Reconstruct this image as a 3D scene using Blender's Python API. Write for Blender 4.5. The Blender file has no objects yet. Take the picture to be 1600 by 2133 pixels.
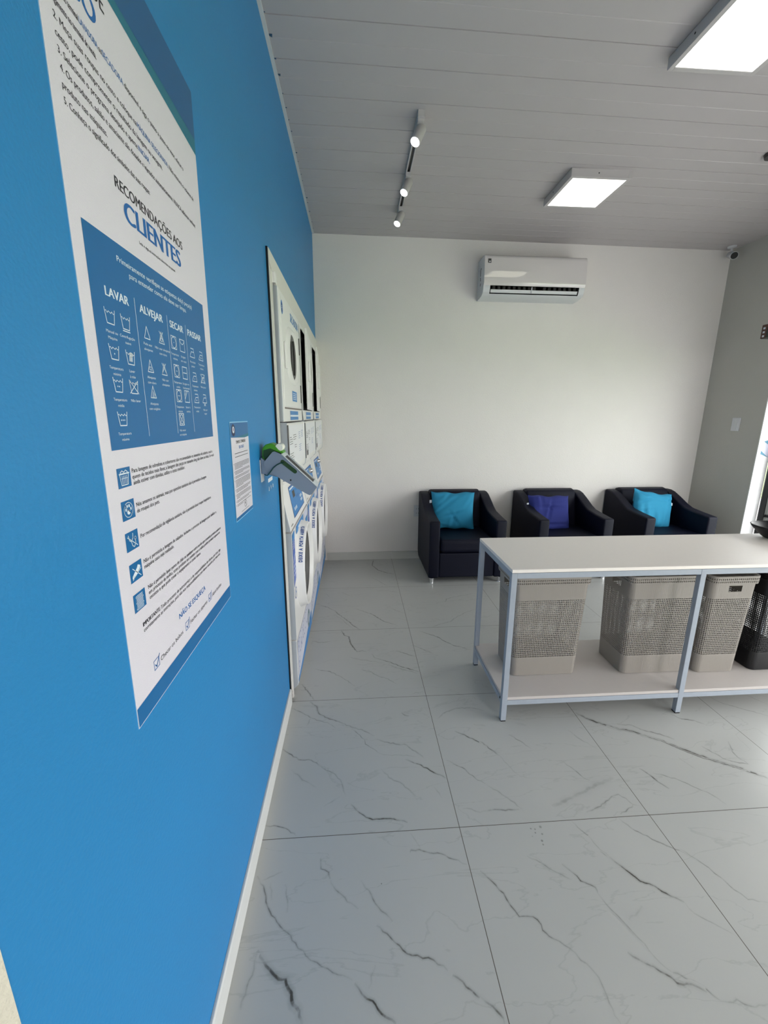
import bpy, bmesh, math, random
from mathutils import Vector, Matrix
random.seed(7)
S = bpy.context.scene
C = bpy.context.scene.collection
PI = math.pi

EXPO = -0.12; SKY = 8.4; SKYCOL = (1.0, .985, .99, 1); LAMPE = 1.9; HEAD = 2.02; VEINK = 1.0
# ---------------------------------------------------------------- camera
cam_d = bpy.data.cameras.new('camera'); cam = bpy.data.objects.new('camera', cam_d); C.objects.link(cam)
cam_d.sensor_fit = 'VERTICAL'; cam_d.sensor_height = 36; cam_d.lens = 858.1/2133*36
cam_d.clip_start = 0.02
rt = (0.99766753, -0.06817967, 0.00332285); up = (0.01224431, 0.22663473, 0.97390286); fw = (0.06715345, 0.97159057, -0.22694092)
M = Matrix(((rt[0], up[0], -fw[0], -0.35852), (rt[1], up[1], -fw[1], -3.33123), (rt[2], up[2], -fw[2], 1.44843), (0, 0, 0, 1)))
cam.matrix_world = M
S.camera = cam

# ---------------------------------------------------------------- light and exposure
S.view_settings.view_transform = 'Standard'; S.view_settings.look = 'None'
S.view_settings.gamma = 1.0; S.view_settings.use_curve_mapping = False
S.view_settings.exposure = EXPO
W = bpy.data.worlds.new('sky'); S.world = W; W.use_nodes = True
bg = W.node_tree.nodes['Background']; bg.inputs[0].default_value = SKYCOL; bg.inputs[1].default_value = SKY
def portal(loc, rot, sx, sy):
    d = bpy.data.lights.new('window_portal', 'AREA'); d.shape = 'RECTANGLE'; d.size = sx; d.size_y = sy
    d.cycles.is_portal = True
    o = bpy.data.objects.new('window_portal', d); o.location = loc; o.rotation_euler = rot; C.objects.link(o)
portal((3.36, -2.3, 1.32), (0, PI/2, 0), 2.6, 4.8)
portal((1.6, -5.62, 1.0), (PI/2, 0, 0), 1.4, 2.2)  # portal for the added opening behind the camera

# ---------------------------------------------------------------- materials
MATS = {}
def mat(name, col, rough=0.6, metal=0.0, bump=0.0, bscale=200.0, var=0.0, vscale=6.0, emit=None, estr=0.0, spec=0.5, coat=0.0, trans=0.0):
    if name in MATS: return MATS[name]
    m = bpy.data.materials.new(name); m.use_nodes = True; MATS[name] = m
    nt = m.node_tree; b = nt.nodes['Principled BSDF']
    def lin(c): return ((c/255)/12.92 if c <= 10 else (((c/255)+0.055)/1.055)**2.4)
    rgb = tuple(lin(c) for c in col) + (1,)
    b.inputs['Base Color'].default_value = rgb
    b.inputs['Roughness'].default_value = rough; b.inputs['Metallic'].default_value = metal
    b.inputs['Specular IOR Level'].default_value = spec
    b.inputs['Coat Weight'].default_value = coat
    b.inputs['Transmission Weight'].default_value = trans
    tc = nt.nodes.new('ShaderNodeTexCoord')
    if var > 0:
        n = nt.nodes.new('ShaderNodeTexNoise'); n.inputs['Scale'].default_value = vscale; n.inputs['Detail'].default_value = 5
        nt.links.new(tc.outputs['Object'], n.inputs['Vector'])
        mx = nt.nodes.new('ShaderNodeMix'); mx.data_type = 'RGBA'
        mx.inputs['A'].default_value = tuple(c*(1-var) for c in rgb[:3]) + (1,)
        mx.inputs['B'].default_value = tuple(min(1, c*(1+var)) for c in rgb[:3]) + (1,)
        nt.links.new(n.outputs['Fac'], mx.inputs['Factor']); nt.links.new(mx.outputs['Result'], b.inputs['Base Color'])
    if bump > 0:
        n2 = nt.nodes.new('ShaderNodeTexNoise'); n2.inputs['Scale'].default_value = bscale; n2.inputs['Detail'].default_value = 3
        nt.links.new(tc.outputs['Object'], n2.inputs['Vector'])
        bp = nt.nodes.new('ShaderNodeBump'); bp.inputs['Strength'].default_value = bump; bp.inputs['Distance'].default_value = 0.002
        nt.links.new(n2.outputs['Fac'], bp.inputs['Height']); nt.links.new(bp.outputs['Normal'], b.inputs['Normal'])
    if emit is not None:
        b.inputs['Emission Color'].default_value = tuple(lin(c) for c in emit) + (1,)
        b.inputs['Emission Strength'].default_value = estr
    return m
BLUEW = mat('blue_wall_paint', (29, 126, 188), 0.46, bump=0.35, bscale=160, var=0.03, vscale=3)
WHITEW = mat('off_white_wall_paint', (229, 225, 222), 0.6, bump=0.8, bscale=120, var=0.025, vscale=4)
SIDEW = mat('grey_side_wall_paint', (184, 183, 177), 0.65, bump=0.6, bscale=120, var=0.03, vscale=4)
WALLSPK = mat('speckled_plaster', (214, 206, 192), 0.7, bump=1.0, bscale=300, var=0.08, vscale=90)
PVC = mat('ceiling_plastic', (180, 175, 176), 0.42, var=0.015, vscale=8)
GROOVE = mat('ceiling_groove', (120, 118, 118), 0.7)
TRIMW = mat('white_trim', (205, 206, 205), 0.5, var=0.03, vscale=20)
DARKP = mat('dark_paint_speck', (40, 75, 105), 0.6)
PANEL = mat('machine_enamel', (234, 232, 232), 0.32, var=0.01, vscale=4)
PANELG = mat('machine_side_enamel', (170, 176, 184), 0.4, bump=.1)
FRAMEW = mat('surround_panel', (226, 222, 218), 0.35, var=0.01)
BLACK = mat('black_rubber', (10, 10, 14), 0.6)
DARK = mat('dark_interior', (14, 14, 16), 0.35)
GREYD = mat('dark_grey_plastic', (58, 56, 56), 0.45)
STEEL = mat('drum_steel', (120, 120, 125), 0.3, metal=0.8)
CHROME = mat('chrome', (215, 215, 218), 0.12, metal=1.0)
GLASSD = mat('dark_door_glass', (12, 12, 14), 0.25, spec=0.12)
BLUES = mat('blue_sticker', (48, 128, 196), 0.4)
BLUESD = mat('deep_blue_sticker', (50, 88, 176), 0.4)
NAVYT = mat('navy_print', (36, 78, 148), 0.45)
PALES = mat('pale_sticker', (214, 216, 236), 0.4)
WHITES = mat('white_sticker', (236, 240, 248), 0.4)
PAPER = mat('poster_vinyl', (222, 216, 228), 0.32, bump=0.25, bscale=500)
PBLUE = mat('poster_blue', (15, 100, 160), 0.4)
PBLUE2 = mat('poster_dark_blue', (22, 90, 144), 0.4)
PTEAL = mat('poster_teal', (26, 112, 138), 0.4)
PTXT = mat('poster_black_print', (34, 32, 42), 0.5)
PTXTB = mat('poster_blue_print', (28, 100, 172), 0.5)
PWHITE = mat('poster_white_print', (222, 230, 242), 0.5)
PEDGE = mat('poster_cut_edge', (150, 205, 240), 0.5)
NAVY = mat('navy_fabric', (6, 9, 31), 0.5, bump=0.6, bscale=900, var=0.12, vscale=20, spec=0.22)
CYANC = mat('cyan_cotton', (34, 136, 176), 0.85, bump=0.4, bscale=700, var=0.05, vscale=14)
ROYALC = mat('royal_blue_cotton', (29, 40, 116), 0.85, bump=0.4, bscale=700, var=0.05, vscale=14)
TAGM = mat('fabric_tag', (205, 210, 220), 0.8)
MDF = mat('white_laminate', (238, 231, 225), 0.38, bump=0.3, bscale=500, var=0.02, vscale=60)
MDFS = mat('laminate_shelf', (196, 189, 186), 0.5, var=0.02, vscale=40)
STEELW = mat('painted_grey_steel', (158, 166, 178), 0.4, var=0.05, vscale=60)
BASKET = mat('taupe_plastic', (146, 140, 134), 0.5)
BASKETB = mat('black_plastic', (10, 10, 16), 0.4)
ACW = mat('glossy_white_plastic', (214, 209, 209), 0.05, spec=0.8, coat=0.7)
ACS = mat('satin_white_plastic', (208, 210, 214), 0.4)
LAMPM = mat('lamp_housing', (188, 184, 184), 0.5)
DIFF = mat('lit_diffuser', (240, 238, 225), 0.5, emit=(255, 250, 228), estr=LAMPE)
DIFFE = mat('lit_diffuser_edge', (240, 238, 240), 0.5, emit=(255, 253, 250), estr=LAMPE*1.25)
SPOTM = mat('spot_lens', (255, 255, 255), 0.4, emit=(255, 255, 255), estr=LAMPE*2.2)
GREEN = mat('green_plastic', (70, 150, 26), 0.35)
GREEND = mat('dark_green_plastic', (16, 62, 22), 0.4)
CABLEM = mat('green_cable_rubber', (8, 68, 62), 0.4)
HOLDER = mat('grey_blue_plastic', (128, 140, 158), 0.5)
HOLDERT = mat('light_grey_plastic', (206, 212, 218), 0.45)
ALU = mat('aluminium', (176, 176, 176), 0.4, metal=0.3)
GRASS = mat('lawn', (120, 160, 80), 0.9, var=0.3, vscale=30)
PAVE = mat('outdoor_paving', (190, 190, 186), 0.9, var=0.1, vscale=10)
BROWNM = mat('brown_print', (70, 34, 26), 0.5)
MARBLEB = mat('marble_skirting', (196, 196, 192), 0.3, var=0.06, vscale=9)

SWOOSH = mat('muted_blue_film', (96, 150, 178), 0.5)
REVEAL = mat('white_speckled_reveal', (246, 246, 250), 0.6, var=.10, vscale=60)

def glass_mat():
    m = bpy.data.materials.new('clear_glass'); m.use_nodes = True; nt = m.node_tree; nt.nodes.clear()
    o = nt.nodes.new('ShaderNodeOutputMaterial'); g = nt.nodes.new('ShaderNodeBsdfGlossy'); t = nt.nodes.new('ShaderNodeBsdfTransparent')
    g.inputs['Roughness'].default_value = 0.02; x = nt.nodes.new('ShaderNodeMixShader'); x.inputs[0].default_value = 0.06
    t.inputs[0].default_value = (0.96, 0.98, 0.97, 1)
    nt.links.new(t.outputs[0], x.inputs[1]); nt.links.new(g.outputs[0], x.inputs[2]); nt.links.new(x.outputs[0], o.inputs[0]); return m
GLASS = glass_mat()
def film_mat():
    m = bpy.data.materials.new('frosted_white_film'); m.use_nodes = True; nt = m.node_tree; nt.nodes.clear()
    o = nt.nodes.new('ShaderNodeOutputMaterial'); g = nt.nodes.new('ShaderNodeBsdfDiffuse'); t = nt.nodes.new('ShaderNodeBsdfTranslucent')
    x = nt.nodes.new('ShaderNodeMixShader'); x.inputs[0].default_value = 0.75
    tc = nt.nodes.new('ShaderNodeTexCoord'); n = nt.nodes.new('ShaderNodeTexNoise'); n.inputs['Scale'].default_value = 60
    r = nt.nodes.new('ShaderNodeValToRGB'); r.color_ramp.elements[0].position = 0.3; r.color_ramp.elements[0].color = (.8, .8, .84, 1); r.color_ramp.elements[1].color = (.95, .95, .97, 1)
    nt.links.new(tc.outputs['Object'], n.inputs['Vector']); nt.links.new(n.outputs['Fac'], r.inputs['Fac'])
    nt.links.new(r.outputs[0], g.inputs[0]); nt.links.new(r.outputs[0], t.inputs[0])
    nt.links.new(g.outputs[0], x.inputs[1]); nt.links.new(t.outputs[0], x.inputs[2]); nt.links.new(x.outputs[0], o.inputs[0]); return m
FILM = film_mat()
def floor_mat():
    m = bpy.data.materials.new('polished_marble_tile'); m.use_nodes = True; nt = m.node_tree; b = nt.nodes['Principled BSDF']
    N = nt.nodes.new; L = nt.links.new
    geo = N('ShaderNodeNewGeometry'); sep = N('ShaderNodeSeparateXYZ'); L(geo.outputs['Position'], sep.inputs[0])
    n1 = N('ShaderNodeTexNoise'); n1.inputs['Scale'].default_value = 2.2; n1.inputs['Detail'].default_value = 6; L(geo.outputs['Position'], n1.inputs['Vector'])
    base = N('ShaderNodeMix'); base.data_type = 'RGBA'; base.inputs['A'].default_value = (.425, .435, .428, 1); base.inputs['B'].default_value = (.51, .51, .495, 1)
    L(n1.outputs['Fac'], base.inputs['Factor'])
    # faint wispy veining between the strong veins
    mp = N('ShaderNodeMapping'); mp.inputs['Rotation'].default_value = (0, 0, 0.75); mp.inputs['Scale'].default_value = (1.2, 4.5, 1); L(geo.outputs['Position'], mp.inputs[0])
    n2 = N('ShaderNodeTexNoise'); n2.inputs['Scale'].default_value = 1.5; n2.inputs['Detail'].default_value = 8; n2.inputs['Distortion'].default_value = 0.6; L(mp.outputs[0], n2.inputs['Vector'])
    s = N('ShaderNodeMath'); s.operation = 'SUBTRACT'; s.inputs[1].default_value = 0.5; L(n2.outputs['Fac'], s.inputs[0])
    a = N('ShaderNodeMath'); a.operation = 'ABSOLUTE'; L(s.outputs[0], a.inputs[0])
    r = N('ShaderNodeMapRange'); r.inputs['From Min'].default_value = 0.0; r.inputs['From Max'].default_value = 0.008; r.inputs['To Min'].default_value = 0.24; r.inputs['To Max'].default_value = 0.0; L(a.outputs[0], r.inputs['Value'])
    w = N('ShaderNodeMix'); w.data_type = 'RGBA'; w.inputs['B'].default_value = (.25, .26, .25, 1); L(r.outputs[0], w.inputs['Factor']); L(base.outputs['Result'], w.inputs['A'])
    # placed veins, carried by the mesh
    at = N('ShaderNodeAttribute'); at.attribute_name = 'vein'
    n3 = N('ShaderNodeTexNoise'); n3.inputs['Scale'].default_value = 45; n3.inputs['Detail'].default_value = 5; L(geo.outputs['Position'], n3.inputs['Vector'])
    r3 = N('ShaderNodeMapRange'); r3.inputs['From Min'].default_value = 0.3; r3.inputs['From Max'].default_value = 0.62; r3.inputs['To Min'].default_value = 0.35; r3.inputs['To Max'].default_value = 1.15; L(n3.outputs['Fac'], r3.inputs['Value'])
    mu = N('ShaderNodeMath'); mu.operation = 'MULTIPLY'; mu.use_clamp = True; L(at.outputs['Fac'], mu.inputs[0]); L(r3.outputs[0], mu.inputs[1])
    v = N('ShaderNodeMix'); v.data_type = 'RGBA'; v.inputs['B'].default_value = (.075, .07, .06, 1); L(mu.outputs[0], v.inputs['Factor']); L(w.outputs['Result'], v.inputs['A'])
    # grout lines every 0.72 m
    def line(axis):
        d = N('ShaderNodeMath'); d.operation = 'DIVIDE'; d.inputs[1].default_value = 0.72; L(sep.outputs[axis], d.inputs[0])
        ro = N('ShaderNodeMath'); ro.operation = 'ROUND'; L(d.outputs[0], ro.inputs[0])
        su = N('ShaderNodeMath'); su.operation = 'SUBTRACT'; L(d.outputs[0], su.inputs[0]); L(ro.outputs[0], su.inputs[1])
        ab = N('ShaderNodeMath'); ab.operation = 'ABSOLUTE'; L(su.outputs[0], ab.inputs[0])
        lt = N('ShaderNodeMath'); lt.operation = 'LESS_THAN'; lt.inputs[1].default_value = 0.0016; L(ab.outputs[0], lt.inputs[0]); return lt
    mx = N('ShaderNodeMath'); mx.operation = 'MAXIMUM'; L(line('X').outputs[0], mx.inputs[0]); L(line('Y').outputs[0], mx.inputs[1])
    g = N('ShaderNodeMix'); g.data_type = 'RGBA'; g.inputs['B'].default_value = (.09, .075, .06, 1); L(mx.outputs[0], g.inputs['Factor']); L(v.outputs['Result'], g.inputs['A'])
    L(g.outputs['Result'], b.inputs['Base Color'])
    b.inputs['Roughness'].default_value = 0.3; b.inputs['Specular IOR Level'].default_value = 0.4
    n4 = N('ShaderNodeTexNoise'); n4.inputs['Scale'].default_value = 90; L(geo.outputs['Position'], n4.inputs['Vector'])
    bp = N('ShaderNodeBump'); bp.inputs['Strength'].default_value = 0.06; bp.inputs['Distance'].default_value = 0.002; L(n4.outputs['Fac'], bp.inputs['Height']); L(bp.outputs[0], b.inputs['Normal'])
    return m
FLOOR = floor_mat()

# ---------------------------------------------------------------- mesh helpers
class MB:
    def __init__(s): s.v = []; s.f = []; s.m = []; s.mats = []; s.sm = []
    def mi(s, m):
        if m not in s.mats: s.mats.append(m)
        return s.mats.index(m)
    def add(s, vs, fs, m, smooth=False):
        o = len(s.v); s.v += [tuple(v) for v in vs]; k = s.mi(m)
        for f in fs: s.f.append(tuple(i+o for i in f)); s.m.append(k); s.sm.append(smooth)
    def box(s, a, b, m):
        x0, y0, z0 = a; x1, y1, z1 = b
        vs = [(x0,y0,z0),(x1,y0,z0),(x1,y1,z0),(x0,y1,z0),(x0,y0,z1),(x1,y0,z1),(x1,y1,z1),(x0,y1,z1)]
        s.add(vs, [(0,3,2,1),(4,5,6,7),(0,1,5,4),(1,2,6,5),(2,3,7,6),(3,0,4,7)], m)
    def pbox(s, a, b, m, ms):
        x0, y0, z0 = a; x1, y1, z1 = b
        vs = [(x0,y0,z0),(x1,y0,z0),(x1,y1,z0),(x0,y1,z0),(x0,y0,z1),(x1,y0,z1),(x1,y1,z1),(x0,y1,z1)]
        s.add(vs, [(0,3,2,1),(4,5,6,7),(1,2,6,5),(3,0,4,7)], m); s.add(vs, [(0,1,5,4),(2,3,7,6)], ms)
    def prism(s, poly, fn, a, b, m, smooth=False, capm=None):
        n = len(poly); vs = [fn(p[0], p[1], a) for p in poly] + [fn(p[0], p[1], b) for p in poly]
        s.add(vs, [(i, (i+1) % n, n+(i+1) % n, n+i) for i in range(n)], m, smooth)
        s.add(vs, [tuple(range(n))[::-1], tuple(range(n, 2*n))], capm or m)
    def quad(s, pts, m): s.add(pts, [tuple(range(len(pts)))], m)
    def tube(s, pts, r, m, n=10, caps=True):
        pts = [Vector(p) for p in pts]; vs = []; fs = []
        for i, p in enumerate(pts):
            d = (pts[min(i+1, len(pts)-1)] - pts[max(i-1, 0)]).normalized()
            a = d.orthogonal().normalized() if i == 0 else (pa - d*pa.dot(d)).normalized()
            pa = a; b = d.cross(a); rr = r[i] if isinstance(r, (list, tuple)) else r
            for k in range(n):
                t = 2*PI*k/n; vs.append(p + a*rr*math.cos(t) + b*rr*math.sin(t))
        for i in range(len(pts)-1):
            for k in range(n): fs.append((i*n+k, i*n+(k+1) % n, (i+1)*n+(k+1) % n, (i+1)*n+k))
        s.add(vs, fs, m, True)
        if caps: s.add(vs, [tuple(range(n))[::-1], tuple(range((len(pts)-1)*n, len(pts)*n))], m)
    def rings(s, loops, m, smooth=True, capa=False, capb=False, capm=None):
        n = len(loops[0]); vs = [v for l in loops for v in l]; fs = []
        for i in range(len(loops)-1):
            for k in range(n): fs.append((i*n+k, i*n+(k+1) % n, (i+1)*n+(k+1) % n, (i+1)*n+k))
        s.add(vs, fs, m, smooth)
        if capa: s.add(loops[0], [tuple(range(n))[::-1]], capm or m)
        if capb: s.add(loops[-1], [tuple(range(n))], capm or m)
    def rprism(s, poly, fn, a, b, r, m, fil=None, seg=4):
        # prism with filleted outline and rounded end edges
        fil = fil or r*1.3; pts = []; n = len(poly)
        area = sum(poly[i][0]*poly[(i+1) % n][1]-poly[(i+1) % n][0]*poly[i][1] for i in range(n))
        if area < 0: poly = poly[::-1]
        for i in range(n):
            p = Vector(poly[i]); u = (Vector(poly[i-1])-p); v = (Vector(poly[(i+1) % n])-p); lu, lv = u.length, v.length; u /= lu; v /= lv
            ang = math.acos(max(-1, min(1, u.dot(v))))
            if ang > 2.75: pts.append(p); continue
            d = min(fil/math.tan(ang/2), lu*.45, lv*.45); rr = d*math.tan(ang/2); c = p+(u+v).normalized()*(rr/math.sin(ang/2)); p0 = p+u*d; p1 = p+v*d
            a0 = math.atan2(*(p0-c).yx); a1 = math.atan2(*(p1-c).yx)
            da = (a1-a0+PI) % (2*PI)-PI
            for k in range(seg+1): t = a0+da*k/seg; pts.append(c+Vector((math.cos(t), math.sin(t)))*rr)
        N_ = len(pts); nor = []
        for i in range(N_):
            e = (pts[(i+1) % N_]-pts[i-1]); e.normalize(); nor.append(Vector((-e.y, e.x)))
        loops = []; st = [(0, 1)]+[(1-math.cos(t*PI/2/seg), 1-math.sin(t*PI/2/seg)) for t in range(1, seg+1)]
        for tt, ii in st: loops.append([fn(*(pts[i]+nor[i]*r*ii), a+(r*tt if b > a else -r*tt)) for i in range(N_)])
        for tt, ii in st[::-1]: loops.append([fn(*(pts[i]+nor[i]*r*ii), b-(r*tt if b > a else -r*tt)) for i in range(N_)])
        s.rings(loops, m, True, True, True)
    def build(s, name, parent=None, bevel=0.0, seg=2, org=None):
        me = bpy.data.meshes.new(name); o0 = Vector(org) if org else Vector((0, 0, 0))
        me.from_pydata([tuple(Vector(v)-o0) for v in s.v], [], s.f); me.update()
        for m in s.mats: me.materials.append(m)
        for p, k, sm in zip(me.polygons, s.m, s.sm): p.material_index = k; p.use_smooth = sm
        o = bpy.data.objects.new(name, me); C.objects.link(o)
        bm = bmesh.new(); bm.from_mesh(me); bmesh.ops.recalc_face_normals(bm, faces=bm.faces) if bevel > 0 else None
        if bevel > 0: bmesh.ops.remove_doubles(bm, verts=bm.verts, dist=1e-5)
        bm.to_mesh(me); bm.free()
        if parent: o.parent = parent
        elif org: o.location = o0
        if bevel > 0:
            b = o.modifiers.new('bevel', 'BEVEL'); b.width = bevel; b.segments = seg; b.limit_method = 'ANGLE'; b.angle_limit = 0.6; b.harden_normals = False
        return o
def tag(o, label, cat, group=None):
    o['label'] = label; o['category'] = cat
    if group: o['group'] = group
    return o
def thing(name, loc, label, cat, group=None, rz=0.0):
    o = bpy.data.objects.new(name, None); o.empty_display_size = 0.1; C.objects.link(o); o.location = loc; o.rotation_euler = (0, 0, rz)
    return tag(o, label, cat, group)
def struct(o): o['kind'] = 'structure'; return o
def copy_tree(o, parent=None):
    c = o.copy(); C.objects.link(c); c.parent = parent
    for ch in list(o.children): copy_tree(ch, c)
    return c
XY = lambda a, b, t: (a, b, t)
XZ = lambda a, b, t: (a, t, b)      # poly in x,z ; extruded along y
YZ = lambda a, b, t: (t, a, b)      # poly in y,z ; extruded along x

# flat lettering from the built-in font, returned as 2-D polygons
_tc = {}
def glyphs(txt, bold=0.0):
    k = (txt, bold)
    if k in _tc: return _tc[k]
    cu = bpy.data.curves.new('t', 'FONT'); cu.body = txt; cu.size = 1; cu.offset = bold; cu.resolution_u = 4; cu.fill_mode = 'FRONT'
    ob = bpy.data.objects.new('t', cu); C.objects.link(ob)
    dg = bpy.context.evaluated_depsgraph_get(); dg.update(); me = ob.evaluated_get(dg).to_mesh()
    v = [(q.co.x, q.co.y) for q in me.vertices]; f = [tuple(p.vertices) for p in me.polygons]
    ob.evaluated_get(dg).to_mesh_clear(); bpy.data.objects.remove(ob); bpy.data.curves.remove(cu)
    _tc[k] = (v, f); return _tc[k]
def text(mb, P, txt, u0, v0, width, cap, m, bold=0.0):
    # u0 left edge, v0 baseline, width overall, cap = capital height ; P(u,v) maps to 3-D
    v, f = glyphs(txt)
    if not v: return
    x0 = min(a for a, _ in v); x1 = max(a for a, _ in v); k = width/(x1-x0); sh = bold*cap/0.69
    for j, d in enumerate((0.0,) if bold <= 0 else (-sh, 0.0, sh)):
        q = [P(u0+(a-x0)*k+d, v0+b*cap/0.69) for a, b in v]
        mb.add([(p[0]+j*2.5e-5, p[1], p[2]) for p in q], f, m)
def stroke(mb, P, pts, w, m, close=False):
    n = len(pts)
    for i in range(n if close else n-1):
        a = Vector(pts[i]); b = Vector(pts[(i+1) % n]); d = b-a
        if d.length < 1e-9: continue
        d.normalize(); q = Vector((-d.y, d.x))*w/2; e = d*w*0.35
        mb.add([P(*(a-q-e)), P(*(b-q+e)), P(*(b+q+e)), P(*(a+q-e))], [(0, 1, 2, 3)], m)
def circ(cx, cy, rx, ry, n=20): return [(cx+rx*math.cos(2*PI*i/n), cy+ry*math.sin(2*PI*i/n)) for i in range(n)]
def rect(mb, P, u0, v0, u1, v1, m): mb.add([P(u0, v0), P(u1, v0), P(u1, v1), P(u0, v1)], [(0, 1, 2, 3)], m)
def disc(mb, P, cx, cy, rx, ry, m, n=16): mb.add([P(*p) for p in circ(cx, cy, rx, ry, n)], [tuple(range(n))], m)

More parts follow.
